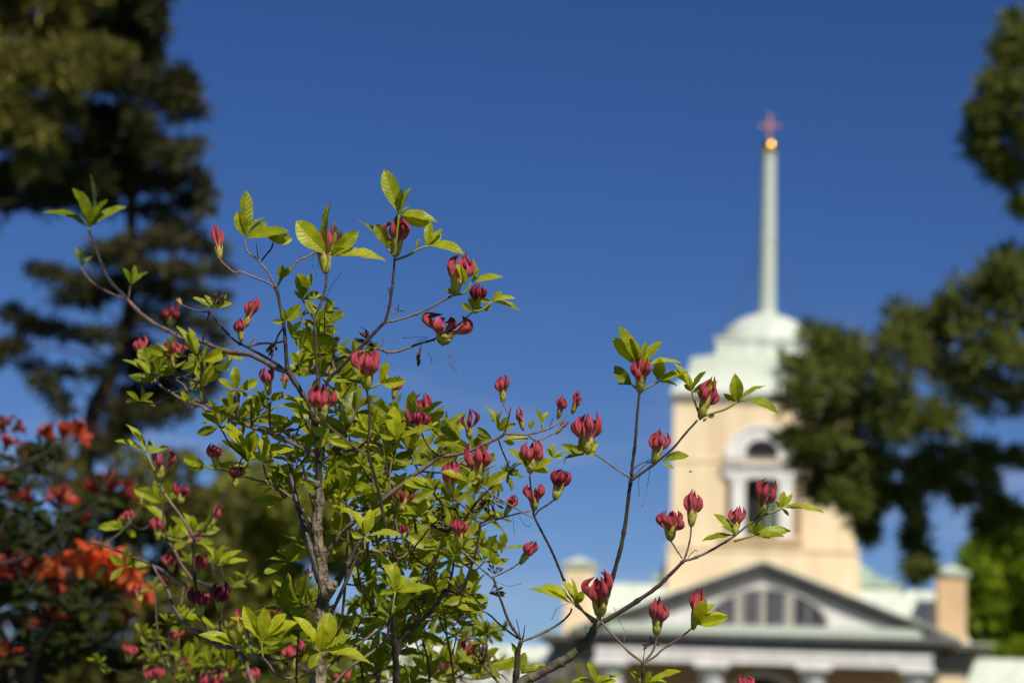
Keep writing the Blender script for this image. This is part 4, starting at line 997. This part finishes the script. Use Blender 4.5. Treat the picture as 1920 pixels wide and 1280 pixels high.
# ---- leaf rosettes traced one by one: depth, base, tone, tips
HERO = [
 (F, (459, 446), .5, [(464, 355, 20, .1), (446, 396, 30, -.2), (493, 403, 11, .2), (500, 415, 16, .2), (541, 431, 20, -.2)], None),
 (F, (513, 455), .5, [(501, 427, 13), (529, 424, 12), (541, 437, 8), (548, 447, 14), (524, 428, 10)], None),
 (F - .03, (617, 478), .8, [(556, 414, 40, -.1), (614, 378, 9, .1), (629, 414, 5), (671, 433, 27, -.1), (722, 483, 23, -.2), (645, 466, 16, -.6)], [(612, 512)]),
 (F - .02, (748, 403), .6, [(721, 317, 32, .1), (753, 355, 11), (769, 348, 10), (819, 409, 17, -.3), (806, 418, 27, -.1), (766, 386, 5)], [(740, 482), (744, 440)]),
 (F - .01, (727, 467), .45, [(675, 409, 13), (704, 420, 25), (731, 448, 8)], [(740, 480)]),
 (F, (802, 461), .6, [(806, 412, 18), (830, 428, 9), (828, 436, 16, .2), (871, 470, 16, -.2), (797, 448, 8)], [(742, 487), (765, 479), (783, 468)]),
 (F, (783, 467), .5, [(785, 447, 6)], None),
 (F - .01, (872, 536), .6, [(860, 494, 10, -.3), (868, 498, 9, -.3)], None),
 (F, (884, 530), .6, [(942, 515, 14, -.2), (891, 483, 12, .3), (903, 500, 5)], [(852, 553), (872, 548)]),
 (F, (850, 552), .5, [(834, 538, 7), (838, 545, 5)], None),
 (F, (922, 566), .7, [(940, 545, 26), (977, 579, 9), (965, 556, 8), (895, 560, 10), (910, 584, 10)], [(888, 584), (905, 580)]),
 (F + .01, (888, 585), .6, [(866, 568, 12), (880, 556, 9), (900, 560, 12), (905, 575, 10)], None),
 (F, (567, 562), .55, [(562, 512, 26, -.1), (581, 513, 16), (597, 547, 15), (625, 564, 8), (552, 545, 8)], [(590, 600)]),
 (F - .01, (534, 602), .35, [(512, 602, 22), (563, 570, 24), (531, 580, 14)], None),
 (F, (526, 522), .5, [(529, 496, 14), (545, 499, 12), (521, 506, 6), (538, 508, 10)], [(522, 530)]),
 (F + .02, (545, 632), .6, [(541, 600, 10), (564, 600, 10), (572, 622, 12), (560, 634, 10)], None),
 (F + .02, (582, 628), .5, [(570, 600, 9), (575, 610, 12), (624, 628, 11), (612, 645, 14), (636, 642, 9), (600, 612, 12)], None),
 (F + .01, (560, 682), .55, [(545, 660, 16), (562, 655, 16), (583, 660, 10), (580, 680, 9), (576, 708, 10), (548, 672, 10)], None),
 (F + .05, (600, 705), .5, [(622, 664, 22), (630, 690, 20), (585, 735, 14)], None),
 (F + .05, (640, 715), .5, [(660, 680, 22), (672, 700, 16), (650, 735, 18)], None),
 (F - .03, (687, 722), .5, [(658, 684, 8), (676, 700, 24, -.3), (616, 712, 9), (651, 710, 6)], None),
 (F - .02, (713, 719), .7, [(727, 677, 17), (762, 712, 20, -.2), (727, 700, 10), (712, 702, 4), (740, 726, 8)], [(690, 728), (702, 724)]),
 (F, (588, 775), .5, [(520, 758, 16), (547, 770, 26, -.2), (558, 750, 10), (535, 742, 8), (580, 748, 10), (572, 758, 12)], [(600, 790)]),
 (F, (743, 822), .55, [(739, 760, 29, .1), (813, 799, 16, -.2), (712, 812, 22), (760, 790, 14), (724, 790, 16)], None),
 (F - .01, (612, 820), .6, [(607, 780, 22), (585, 800, 16), (640, 815, 12), (590, 838, 20), (655, 835, 18)], None),
 (F - .02, (684, 1006), .85, [(638, 940, 12), (663, 955, 13), (695, 954, 21), (711, 948, 9, .3), (750, 998, 12, -.2), (659, 1000, 16), (700, 1012, 8)], [(684, 1030)]),
 (F - .02, (741, 1108), .8, [(703, 1025, 12), (740, 1053, 30, .1), (758, 1078, 14), (786, 1079, 14), (813, 1099, 17, -.2), (714, 1107, 12, -.3), (712, 1112, 14), (765, 1110, 9)], [(741, 1135), (735, 1150)]),
 (F - .05, (601, 1221), .9, [(555, 1153, 22), (618, 1147, 42, .15), (604, 1172, 29, -.4), (665, 1188, 17), (695, 1232, 19, -.25), (585, 1175, 5), (650, 1224, 8)], [(600, 1240)]),
 (F - .05, (600, 1222), .1, [(580, 1252, 30, -.5), (574, 1222, 18, .1)], None),
 (F - .02, (491, 1201), .9, [(436, 1149, 17), (457, 1133, 26), (470, 1150, 10), (497, 1140, 25, -.1), (535, 1148, 14), (557, 1163, 15)], [(493, 1232), (491, 1215)]),
 (F - .02, (491, 1200), .1, [(528, 1199, 16, -.3), (508, 1208, 14)], None),
 (F, (443, 1210), .8, [(374, 1186, 17), (408, 1184, 8), (459, 1190, 18), (455, 1202, 14), (466, 1228, 6)], None),
 (F, (1199, 690), .7, [(1150, 633, 25), (1162, 610, 18), (1189, 629, 5), (1211, 639, 11), (1240, 637, 17), (1275, 673, 10, -.3), (1206, 668, 18, -.6)], [(1200, 734), (1198, 712)]),
 (F, (1186, 722), .35, [(1151, 685, 24), (1158, 718, 5)], [(1199, 733)]),
 (F, (1234, 716), .6, [(1237, 673, 25), (1288, 692, 15, -.2), (1270, 719, 8), (1224, 690, 6)], [(1202, 733), (1218, 724)]),
 (F, (1297, 735), .65, [(1265, 678, 15), (1256, 690, 8), (1293, 702, 7), (1321, 695, 8), (1344, 715, 20, -.2), (1283, 720, 8)], [(1312, 778), (1304, 757)]),
 (F, (1382, 753), .65, [(1378, 702, 31), (1433, 717, 13), (1356, 738, 11), (1400, 735, 6)], [(1313, 782), (1335, 775), (1362, 766)]),
 (F, (1399, 749), .65, [(1461, 770, 17, -.2)], [(1382, 753)]),
 (F, (1326, 783), .3, [(1340, 778, 8), (1318, 790, 8)], None),
 (F, (1238, 866), .45, [(1292, 851, 17), (1264, 877, 8)], None),
 (F, (1098, 848), .6, [(1053, 833, 18), (1072, 838, 26, -.4), (1122, 828, 20), (1086, 822, 12), (1118, 848, 12), (1110, 832, 16, -.5)], None),
 (F + .01, (1060, 858), .5, [(1058, 870, 4), (1075, 851, 5)], [(1095, 850)]),
 (F, (995, 883), .75, [(957, 839, 15), (1035, 858, 14), (1031, 881, 12), (965, 848, 6), (978, 862, 8)], None),
 (F + .04, (1037, 858), .65, [(1035, 829, 9), (1055, 855, 8), (1025, 840, 8), (1058, 846, 8)], None),
 (F + .05, (1016, 793), .65, [(1005, 766, 8), (1028, 770, 8), (1013, 775, 10)], [(1018, 808)]),
 (F + .04, (995, 804), .5, [(990, 792, 9), (998, 786, 12)], None),
 (F + .04, (936, 808), .65, [(915, 756, 10), (938, 768, 6), (953, 780, 11), (967, 794, 12), (930, 790, 6)], None),
 (F + .03, (923, 822), .5, [(894, 801, 13), (893, 815, 11), (900, 826, 8)], None),
 (F + .03, (942, 825), .6, [(991, 819, 9), (965, 832, 9)], None),
 (F + .03, (864, 825), .5, [(848, 826, 16), (825, 800, 20), (833, 780, 9), (812, 830, 22)], None),
 (F + .03, (909, 912), .5, [(953, 884, 22), (915, 880, 8)], None),
 (F - .01, (880, 905), .85, [(830, 880, 14), (838, 892, 16), (860, 885, 10), (888, 882, 14), (896, 900, 10), (855, 915, 12)], None),
 (F, (815, 918), .7, [(770, 892, 12), (756, 902, 16), (790, 930, 18), (800, 896, 16)], None),
 (F + .01, (782, 966), .5, [(762, 943, 15), (810, 932, 26), (795, 972, 8)], None),
 (F, (1377, 1003), .35, [(1341, 960, 16), (1315, 1011, 13), (1356, 985, 5)], None),
 (F, (1414, 1003), .4, [(1483, 992, 16), (1470, 1004, 14), (1405, 970, 15), (1430, 975, 12), (1445, 1008, 8)], [(1376, 1014), (1398, 1008)]),
 (F, (1465, 953), .65, [(1544, 958, 13), (1470, 920, 14), (1486, 925, 12), (1505, 945, 5), (1452, 940, 14), (1480, 966, 6)], [(1428, 967), (1448, 960)]),
 (F - .04, (1306, 1170), .8, [(1322, 1126, 34, -.4), (1366, 1156, 20, -.2), (1338, 1128, 12), (1365, 1148, 8)], None),
 (F - .01, (1078, 1134), .8, [(995, 1101, 15, -.2), (1019, 1090, 13), (1056, 1087, 10), (1076, 1082, 9), (1093, 1108, 26, -.3), (1082, 1116, 12)], [(1121, 1164), (1100, 1150)]),
 (F - .02, (1205, 1285), .6, [(1183, 1256, 10), (1220, 1258, 14), (1236, 1282, 16), (1276, 1255, 13), (1190, 1290, 14), (1250, 1275, 12)], None),
 (F - .01, (1118, 1282), .6, [(1103, 1240, 9), (1125, 1264, 12), (1072, 1272, 9), (1142, 1265, 16), (1155, 1275, 12), (1170, 1262, 10)], None),
 (F, (972, 1262), .5, [(962, 1202, 11), (985, 1222, 22), (1030, 1246, 14), (998, 1256, 8)], None),
 (F + .02, (902, 1144), .6, [(868, 1118, 12), (914, 1127, 16), (880, 1140, 12), (884, 1116, 6), (858, 1136, 10)], None),
 (F + .04, (924, 1058), .5, [(908, 1025, 10), (935, 1036, 18), (955, 1048, 12), (930, 1020, 14)], None),
 (F + .2, (940, 1030), .5, [(915, 1005, 24), (945, 998, 18), (985, 1024, 8), (900, 1020, 14)], None),
 (F + .8, (166, 428), -.25, [(83, 388, 13), (140, 352, 16), (155, 358, 20, -.2), (177, 328, 6), (235, 384, 15), (200, 372, 9), (190, 398, 18)], [(168, 440)]),  # low tone here and on the next two paints their shade
 (F + .8, (151, 500), -.25, [(142, 463, 11), (157, 465, 9), (172, 478, 8)], None),
 (F + .55, (246, 534), 0, [(232, 502, 9), (254, 496, 10), (277, 508, 8), (240, 512, 8)], None),
 (F + .1, (400, 580), .6, [(362, 556, 9), (424, 552, 12), (434, 566, 9), (385, 552, 8), (404, 560, 12), (372, 570, 5)], None),
 (F + .2, (376, 678), .55, [(428, 656, 24, -.2), (334, 609, 14), (355, 612, 14), (350, 640, 12), (370, 650, 8), (340, 690, 12), (352, 700, 14)], None),
 (F + .25, (424, 665), .55, [(458, 672, 11), (440, 658, 6)], None),
 (F + .36, (284, 710), .55, [(236, 668, 7), (254, 670, 9), (279, 686, 7), (313, 682, 8), (300, 690, 12), (262, 700, 14)], None),
 (F + .22, (380, 716), .6, [(404, 688, 14), (409, 700, 15), (396, 682, 8), (364, 690, 10)], None),
 (F + .15, (444, 732), .55, [(441, 685, 20), (411, 708, 13), (484, 712, 18), (430, 736, 9), (466, 742, 8)], None),
 (F + .08, (508, 752), .6, [(486, 740, 8), (530, 735, 14), (517, 736, 12), (556, 744, 8), (498, 768, 7)], None),
 (F + .14, (466, 868), .8, [(416, 798, 20), (412, 817, 14), (425, 790, 12), (476, 806, 30, -.2), (468, 825, 16, -.3), (444, 835, 14), (440, 828, 8)], [(450, 890)]),
 (F + .1, (465, 865), .7, [(545, 832, 12, -.2), (507, 842, 12), (452, 815, 14)], None),
 (F + .06, (494, 868), .7, [(496, 815, 24), (550, 838, 12, -.2), (470, 845, 10), (512, 850, 10), (514, 862, 8)], None),
 (F + .45, (274, 850), .7, [(219, 820, 10), (240, 792, 10), (316, 836, 11), (290, 826, 10), (282, 822, 9)], [(296, 895)]),
 (F + .2, (390, 876), .55, [(341, 857, 20), (348, 872, 16), (436, 876, 10), (470, 872, 12)], [(408, 880)]),
 (F + .5, (405, 1060), .7, [(382, 1014, 8), (450, 1028, 9), (463, 1048, 9), (418, 1022, 12), (408, 1040, 8)], None),
 (F + .75, (325, 1010), .6, [(318, 985, 10), (342, 995, 10), (336, 980, 9), (350, 1000, 8)], None),
 (F + .85, (235, 990), .6, [(185, 988, 14), (205, 976, 9), (215, 985, 12), (255, 1005, 18), (222, 970, 10)], None),
 (F + .5, (330, 1150), .5, [(318, 1152, 10), (355, 1140, 16), (345, 1128, 12), (365, 1160, 8), (405, 1172, 8)], None),
]
n_hero = 0
for d_, base, tone, leaves, stem in HERO:
    mb = MB()
    rosette(mb, base, leaves, d_, random.Random(int(base[0] * 31 + base[1])), None, tone)
    O = P(base[0], base[1], d_)
    lr = mb.build('leaf_rosette', M_leaf, az, True, O); part_fix(lr); n_hero += 1
    if stem:
        q = [P(base[0], base[1], d_)] + [P(x, y, d_) for x, y in stem[::-1]]
        sp_ = spline(q, 5); sm = MB()
        k = len(sp_)
        sm.tube(sp_, np.linspace(2.0, 2.4, k) * PXM(d_), 7, np.stack([np.zeros(k), np.linspace(0.9, 0.2, k), np.zeros(k)], 1))
        so = sm.build('shoot', M_shoot, lr, True, O); so.location = (0, 0, 0)

# ---- the rest of the foliage, growing from twigs on the traced branches
FILL = [  # centre x, y, radius x, y, count, depth min, max
 (470, 815, 80, 60, 4, 0.07, 0.3), (600, 890, 70, 80, 9, 0.07, 0.25), (690, 880, 70, 90, 9, 0.07, 0.3), (780, 850, 70, 60, 8, 0.07, 0.35), (740, 800, 60, 40, 4, 0.1, 0.35), (660, 770, 60, 50, 6, 0.1, 0.3),
 (640, 700, 50, 40, 3, 0.07, 0.25), (430, 750, 50, 40, 2, 0.1, 0.3), (700, 980, 70, 60, 9, 0.07, 0.3), (790, 980, 60, 60, 6, 0.07, 0.4), (850, 1040, 70, 50, 9, 0.07, 0.4), (760, 1090, 100, 60, 12, 0.07, 0.4),
 (800, 1150, 80, 50, 11, 0.07, 0.5), (700, 1180, 80, 60, 8, 0.07, 0.4), (660, 1250, 60, 40, 3, 0.1, 0.6), (860, 1150, 50, 40, 5, 0.1, 0.5), (760, 1250, 90, 40, 9, 0.2, 0.8), (900, 1260, 60, 30, 5, 0.2, 0.9),
 (560, 1140, 40, 50, 4, 0.1, 0.4), (550, 1050, 30, 60, 2, 0.1, 0.3), (300, 1010, 100, 70, 6, 0.6, 1), (340, 690, 60, 30, 4, 0.2, 0.4), (500, 1240, 60, 40, 3, 0.2, 0.8), (400, 1250, 60, 40, 4, 0.8, 1.3), (900, 880, 60, 40, 3, 0.1, 0.4), (540, 930, 40, 40, 3, 0.07, 0.22), (880, 960, 40, 50, 3, 0.1, 0.4), (590, 660, 30, 50, 3, 0.07, 0.22)]
frnd = random.Random(77)
S = np.array(SAMPLES)
fill = []
for cx, cy, rx, ry, cnt, da, db in FILL:
    for i in range(cnt):
        a_ = frnd.uniform(0, 6.283); q = math.sqrt(frnd.random())
        fill.append((cx + rx * q * math.cos(a_), cy + ry * q * math.sin(a_), F + frnd.uniform(da, db)))
small0 = len(fill)
for cx, cy, rx, ry, cnt, da, db in ((380, 1150, 110, 120, 16, .5, 1.0), (300, 1230, 120, 60, 10, .8, 1.3), (480, 790, 90, 60, 8, .06, .3), (640, 860, 120, 110, 22, .05, .3), (760, 1000, 130, 120, 26, .05, .4), (780, 1180, 150, 80, 22, .1, .7), (560, 1230, 80, 50, 8, .3, .9), (900, 920, 90, 80, 8, .06, .3), (330, 720, 90, 60, 7, .2, .45), (580, 620, 40, 80, 6, .02, .2), (880, 1200, 60, 60, 8, .2, .8)):
    for i in range(cnt):
        a_ = frnd.uniform(0, 6.283); q = math.sqrt(frnd.random())
        fill.append((cx + rx * q * math.cos(a_), cy + ry * q * math.sin(a_), F + frnd.uniform(da, db), 0.52))
fill = [t if len(t) == 4 else (*t, 1.0) for t in fill]
fill.sort(key=lambda t: t[2] + (9 if t[3] < 1 else 0))
rest, rest_tw = MB(), MB()
for i, (x, y, d_, fs) in enumerate(fill):
    rr = random.Random(i * 17 + 5)
    nl = rr.randint(5, 7); ax_ = rr.gauss(90, 26)
    leaves = []
    for k in range(nl):
        an = rad(ax_ + (k - (nl - 1) / 2) * rr.uniform(26, 44) + rr.uniform(-12, 12))
        L = rr.uniform(34, 66) * fs * (F / d_) ** 0.6
        leaves.append((x + L * math.cos(an), y - L * math.sin(an), L * rr.uniform(0.10, 0.42), rr.uniform(-.7, .5), 1 if rr.random() < .8 else -1))
    own = n_hero + i < 99
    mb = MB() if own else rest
    rosette(mb, (x, y), leaves, d_, rr, None, rr.choice((.2, .4, .5, .6, .8)))
    b3 = P(x, y, d_)
    j = np.argmin(np.linalg.norm((S - b3) * np.array([1, .6, 1]), axis=1) + np.maximum(0, S[:, 2] - b3[2]) * 1.5)
    near = np.argsort(np.linalg.norm((S - b3) * np.array([1, .6, 1]), axis=1) + np.maximum(0, S[:, 2] - b3[2]) * 1.5)[:10]
    s_ = S[near[rr.randint(0, 9)]]
    mid = (s_ + b3) / 2 + V(0, 0, -0.12 * np.linalg.norm(s_ - b3))
    sp_ = spline([s_, mid, b3], 6); k = len(sp_)
    if own:
        lr = mb.build('leaf_rosette', M_leaf, az, True, b3); part_fix(lr)
    rest_tw.tube(sp_, np.linspace(2.0, 1.5, k) * PXM(d_), 6)
    S = np.concatenate([S, sp_[2:]])
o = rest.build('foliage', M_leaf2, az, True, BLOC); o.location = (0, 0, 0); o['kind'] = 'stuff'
o = rest_tw.build('twigs', M_darktwig, az, True, BLOC); o.location = (0, 0, 0); o['kind'] = 'stuff'

# ---- dry seed heads and silk
def seed_head(x, y, d_, size, n_, seed, up=90, spread=120):
    rr = random.Random(seed); b = MB(); O = P(x, y, d_)
    for k in range(n_):
        an = rad(up + rr.uniform(-spread / 2, spread / 2)); L = size * rr.uniform(.5, 1.0)
        t_ = P(x + L * math.cos(an), y - L * math.sin(an), d_ + rr.uniform(-.6, .6) * L * PXM(d_))
        sp_ = spline([O, (O + t_) / 2 + V(0, 0, rr.uniform(-.1, .1) * L * PXM(d_)), t_], 5)
        kk = len(sp_); pr = np.interp(np.linspace(0, 1, kk), [0, .5, .62, .8, .95, 1], [.6, .6, 1.3, 1.7, .8, .1])
        b.tube(sp_, pr * size / 22 * PXM(d_), 7)
    o = b.build('seed_head', M_dry, az, True, O); part_fix(o)
for a_ in ((403, 572, F + .09, 32, 9, 1), (626, 462, F - .01, 44, 6, 2, 60, 60), (747, 584, F, 15, 7, 3, 60, 200), (1222, 1206, F - .02, 22, 12, 4, 100, 260), (866, 1112, F + .05, 34, 8, 5, 90, 200), (700, 650, F + .04, 44, 5, 6, 140, 50), (516, 640, F + .03, 34, 8, 7, 250, 60),
           (806, 985, F + .04, 50, 7, 8, 20, 90), (928, 1075, F, 26, 7, 9, 110, 150), (790, 646, F + .04, 46, 3, 10, 255, 20), (905, 1240, F + .3, 34, 12, 11, 100, 220), (917, 936, F + .05, 34, 8, 12, 270, 120), (1216, 862, F, 8, 5, 13, 20, 120), (918, 1112, F + .02, 34, 8, 14, 20, 80)): seed_head(*a_)
def silk(pts, d_, r=0.55):
    b = MB()
    q = spline([P(x, y, d_ + random.Random(x).uniform(-.02, .02)) for x, y in pts], 7)
    b.tube(q, [r * PXM(d_)] * len(q), 4)
    o = b.build('silk_thread', M_silk, az, True, BLOC); o.location = (0, 0, 0)
silk([(1218, 872), (1217, 890), (1212, 920), (1205, 948), (1200, 935), (1197, 905), (1200, 890)], F)
silk([(840, 650), (846, 668), (838, 672), (855, 678), (840, 660)], F + .03); silk([(828, 655), (845, 684), (858, 700), (864, 712)], F + .03); silk([(802, 660), (810, 680), (798, 704)], F + .03)
silk([(590, 470), (586, 490), (585, 515)], F); silk([(597, 485), (596, 505), (592, 520)], F); silk([(640, 512), (622, 535), (612, 560)], F)
silk([(1124, 1168), (1140, 1150), (1158, 1160), (1172, 1185), (1170, 1200)], F); silk([(1098, 1170), (1098, 1185), (1110, 1205)], F); silk([(1066, 1130), (1045, 1140), (1034, 1162)], F); silk([(1150, 1136), (1155, 1150), (1146, 1158)], F)
silk([(962, 965), (963, 985), (966, 1005)], F + .03); silk([(973, 966), (985, 985), (995, 985)], F + .03); silk([(718, 585), (714, 578), (724, 572)], F); silk([(717, 655), (728, 668), (736, 690)], F + .03)
silk([(700, 1080), (720, 1100), (716, 1130)], F); silk([(930, 1090), (955, 1098), (980, 1092)], F); silk([(780, 640), (800, 632), (740, 634)], F + .05)

# ------------------------------------------------------------------ orange azalea, lower left
DO = 5.2
OB = P(60, 1500, DO); OLOC = V(OB[0], OB[1], 0)
oz = thing('azalea_bush', 'blurred azalea shrub with open orange red blossoms at the lower left edge', 'shrub', OLOC)
def o_fix(o): o.location = Vector(o.location) - Vector(OLOC)
OS = []
def obranch(pts, w0, w1, d0, d1, mt=M_darktwig):
    q = spline([P(x, y, d0 + (d1 - d0) * i / (len(pts) - 1)) for i, (x, y) in enumerate(pts)], 6)
    b = MB(); b.tube(q, np.linspace(w0, w1, len(q)) * PXM(DO) / 2, 8); o = b.build('branch', mt, oz, True, q[0]); o_fix(o)
    OS.extend(q[1:])
obranch([(40, 1640), (40, 1500), (45, 1350), (60, 1250), (100, 1170), (150, 1110)], 26, 8, DO + .1, DO - .05)
obranch([(42, 1400), (20, 1250), (-10, 1130), (-30, 1040)], 16, 8, DO + .1, DO + .1)
obranch([(70, 1230), (130, 1150), (200, 1120), (240, 1108)], 9, 5, DO, DO - .1)
obranch([(-30, 1060), (40, 1046), (100, 1000), (150, 965), (195, 935)], 9, 6, DO - .2, DO - .3)
obranch([(-40, 880), (20, 880), (55, 865), (85, 850), (105, 830)], 8, 5, DO - .3, DO - .3)
obranch([(-40, 1050), (-30, 950), (-40, 880)], 9, 8, DO - .1, DO - .3)
obranch([(-30, 900), (-10, 860), (10, 850)], 7, 5, DO - .3, DO - .3)
obranch([(-35, 950), (-20, 820), (10, 790)], 7, 5, DO - .2, DO - .3)
obranch([(60, 1250), (20, 1220), (0, 1240)], 8, 5, DO, DO); obranch([(95, 1180), (105, 1140), (110, 1100), (112, 960)], 7, 4, DO, DO)
obranch([(130, 1160), (200, 1190), (235, 1175)], 6, 4, DO, DO - .1)
def open_flower(x, y, size, d_, seed, dirpx, mt, npet=5, spread=.75):
    rr = random.Random(seed); O = P(x, y, d_); s0 = size * PXM(d_)
    a = nrm(_r * math.cos(rad(dirpx)) + _u * math.sin(rad(dirpx)) - _f * rr.uniform(-.2, .6))
    s = nrm(np.cross(a, _f + .1 * _u)); t = np.cross(s, a); mb = MB(); q0 = rr.uniform(0, 6.28)
    for k in range(npet):
        ph = q0 + k * 2 * math.pi / npet + rr.uniform(-.15, .15); e = s * math.cos(ph) + t * math.sin(ph)
        g = np.zeros((11, 7, 3)); at = np.zeros((11, 7, 3)); sd_ = np.cross(a, e); sp0 = spread * rr.uniform(.7, 1.2)
        for i in range(11):
            v = i / 10; wd = (0.06 + 0.2 * math.sin(math.pi * min(1, v ** 1.5 * .92 + .04))) * s0 if v < 1 else 0.02 * s0
            ctr = O + a * s0 * (v * (1 - .35 * sp0 * v)) + e * s0 * (0.05 + sp0 * v ** 2)
            for j in range(7):
                u = -1 + j / 3
                g[i, j] = ctr + sd_ * u * wd + (a - e) * abs(u) ** 2 * wd * (.5 - .3 * v) + a * .02 * s0 * math.sin(9 * v + u * 2 + k)
                at[i, j] = (0, v, 0)
        mb.grid(g, at)
    pet = mb.build('blossom', mt, oz, True, O); o_fix(pet)
    sb = MB()
    for k in range(5):
        tip = O + a * s0 * rr.uniform(.9, 1.15) + (s * rr.uniform(-.2, .2) + t * rr.uniform(-.2, .2)) * s0
        sb.tube([O, (O + tip) / 2, tip], [s0 * .012] * 3, 5)
    st = sb.build('stamen', mt, pet, True, O); st.location = (0, 0, 0)
OF = [(118, 815, 54, 80, 3), (104, 812, 48, 130, 1), (138, 812, 48, 35, 1), (8, 832, 46, 70, 1), (-10, 826, 46, 110, 1), (28, 838, 40, 20, 1), (8, 800, 48, 100, 2), (20, 795, 40, 30, 2),
      (150, 1082, 66, 100, 0), (165, 1078, 70, 60, 0), (125, 1086, 60, 140, 0), (190, 1092, 66, 40, 0), (205, 1098, 62, 10, 0), (232, 1116, 60, 5, 3), (222, 1092, 56, 30, 0), (140, 1092, 60, 200, 0), (175, 1090, 64, 95, 0), (210, 1070, 50, 60, 0),
      (70, 1092, 62, 110, 1), (90, 1096, 60, 60, 1), (45, 1088, 60, 140, 1), (25, 1085, 56, 150, 1), (60, 1096, 62, 80, 1), (100, 1085, 60, 100, 1), (20, 1070, 50, 90, 1), (-5, 1050, 60, 120, 0),
      (112, 955, 52, 60, 1), (120, 945, 46, 110, 1), (20, 935, 46, 90, 1), (60, 945, 44, 120, 2), (95, 818, 52, 110, 3), (130, 806, 52, 60, 3), (-5, 930, 50, 90, 1), (205, 930, 56, 80, 2), (190, 925, 50, 140, 2), (222, 925, 46, 20, 2),
      (100, 1172, 46, 70, 1), (115, 1176, 40, 20, 1), (88, 1182, 40, 130, 1), (235, 1170, 40, 70, 1), (-4, 1250, 56, 80, 0), (14, 1256, 44, 50, 1), (150, 985, 36, 60, 1), (300, 1105, 34, 60, 1), (70, 1135, 40, 250, 1)]
for i, (x, y, sz, dr_, k) in enumerate(OF):
    d_ = DO + random.Random(i).uniform(-.2, .12)
    open_flower(x, y + (14 if y < 860 else 0), sz * (.78 if y < 860 else 1.0 if k in (0, 3) else .85), d_, i, dr_, (M_orange, M_redshade, M_redshade, M_orange)[k] if y > 1000 else (M_mid, M_mid, M_redshade, M_mid)[k], 5, .75 if k != 3 else .35)
OSA = np.array(OS); otw = MB()
orn = random.Random(9)
OL = [(40, 870, 50, 20, 7), (60, 1000, 80, 40, 7), (150, 970, 60, 30, 6), (110, 1125, 110, 25, 14), (60, 1190, 80, 40, 7), (170, 1180, 60, 30, 4), (20, 1265, 60, 30, 5), (190, 920, 20, 20, 2), (20, 940, 50, 30, 5), (90, 850, 20, 15, 2)]
for cx, cy, rx, ry, cnt in OL:
    for i in range(cnt):
        x, y, d_ = cx + orn.uniform(-rx, rx), cy + orn.uniform(-ry, ry), DO + orn.uniform(-.25, .3)
        leaves = []
        for k in range(6):
            an = rad(90 + (k - 2.5) * 42 + orn.uniform(-15, 15)); L = orn.uniform(26, 44)
            leaves.append((x + L * math.cos(an), y - L * math.sin(an), L * orn.uniform(.15, .4), orn.uniform(-.6, .6)))
        mb = MB(); rosette(mb, (x, y), leaves, d_, orn, None, .2); b3 = P(x, y, d_)
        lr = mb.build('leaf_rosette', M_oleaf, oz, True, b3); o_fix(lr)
        j = np.argmin(np.linalg.norm(OSA - b3, axis=1)); sp_ = spline([OSA[j], (OSA[j] + b3) / 2 - V(0, 0, .01), b3], 4)
        otw.tube(sp_, [.0012] * len(sp_), 5)
for (x, y, sz, dr_, k) in OF:
    b3 = P(x, y, DO); j = np.argmin(np.linalg.norm(OSA - b3, axis=1)); sp_ = spline([OSA[j], (OSA[j] + b3) / 2 - V(0, 0, .01), b3], 4); otw.tube(sp_, [.0012] * len(sp_), 5)
o = otw.build('twigs', M_darktwig, oz, True, OLOC); o.location = (0, 0, 0); o['kind'] = 'stuff'

# ------------------------------------------------------------------ a fly in the air
IP = P(1295, 884, F + .12)
fly = thing('fly', 'tiny dark fly hovering in the air left of the belfry window', 'insect', IP)
b = MB()
ax_ = nrm(_r + .2 * _u)
q = [IP + ax_ * t * .0022 for t in np.linspace(-1, 1, 9)]
b.tube(q, np.array([.05, .5, .75, .8, .55, .85, .8, .5, .1]) * .0009, 8); o = b.build('body', M_iron, fly, True, IP); o.location = (0, 0, 0)
for sg in (-1, 1):
    b = MB(); g = np.zeros((6, 3, 3))
    for i in range(6):
        for j in range(3): g[i, j] = IP + (_u * .9 + _f * sg * .6) * i * .00045 - ax_ * (i * .0002 + (j - 1) * .0006 * math.sin(math.pi * (i + .5) / 6))
    b.grid(g); o = b.build('wing', M_silk, fly, True, IP); o.location = (0, 0, 0)
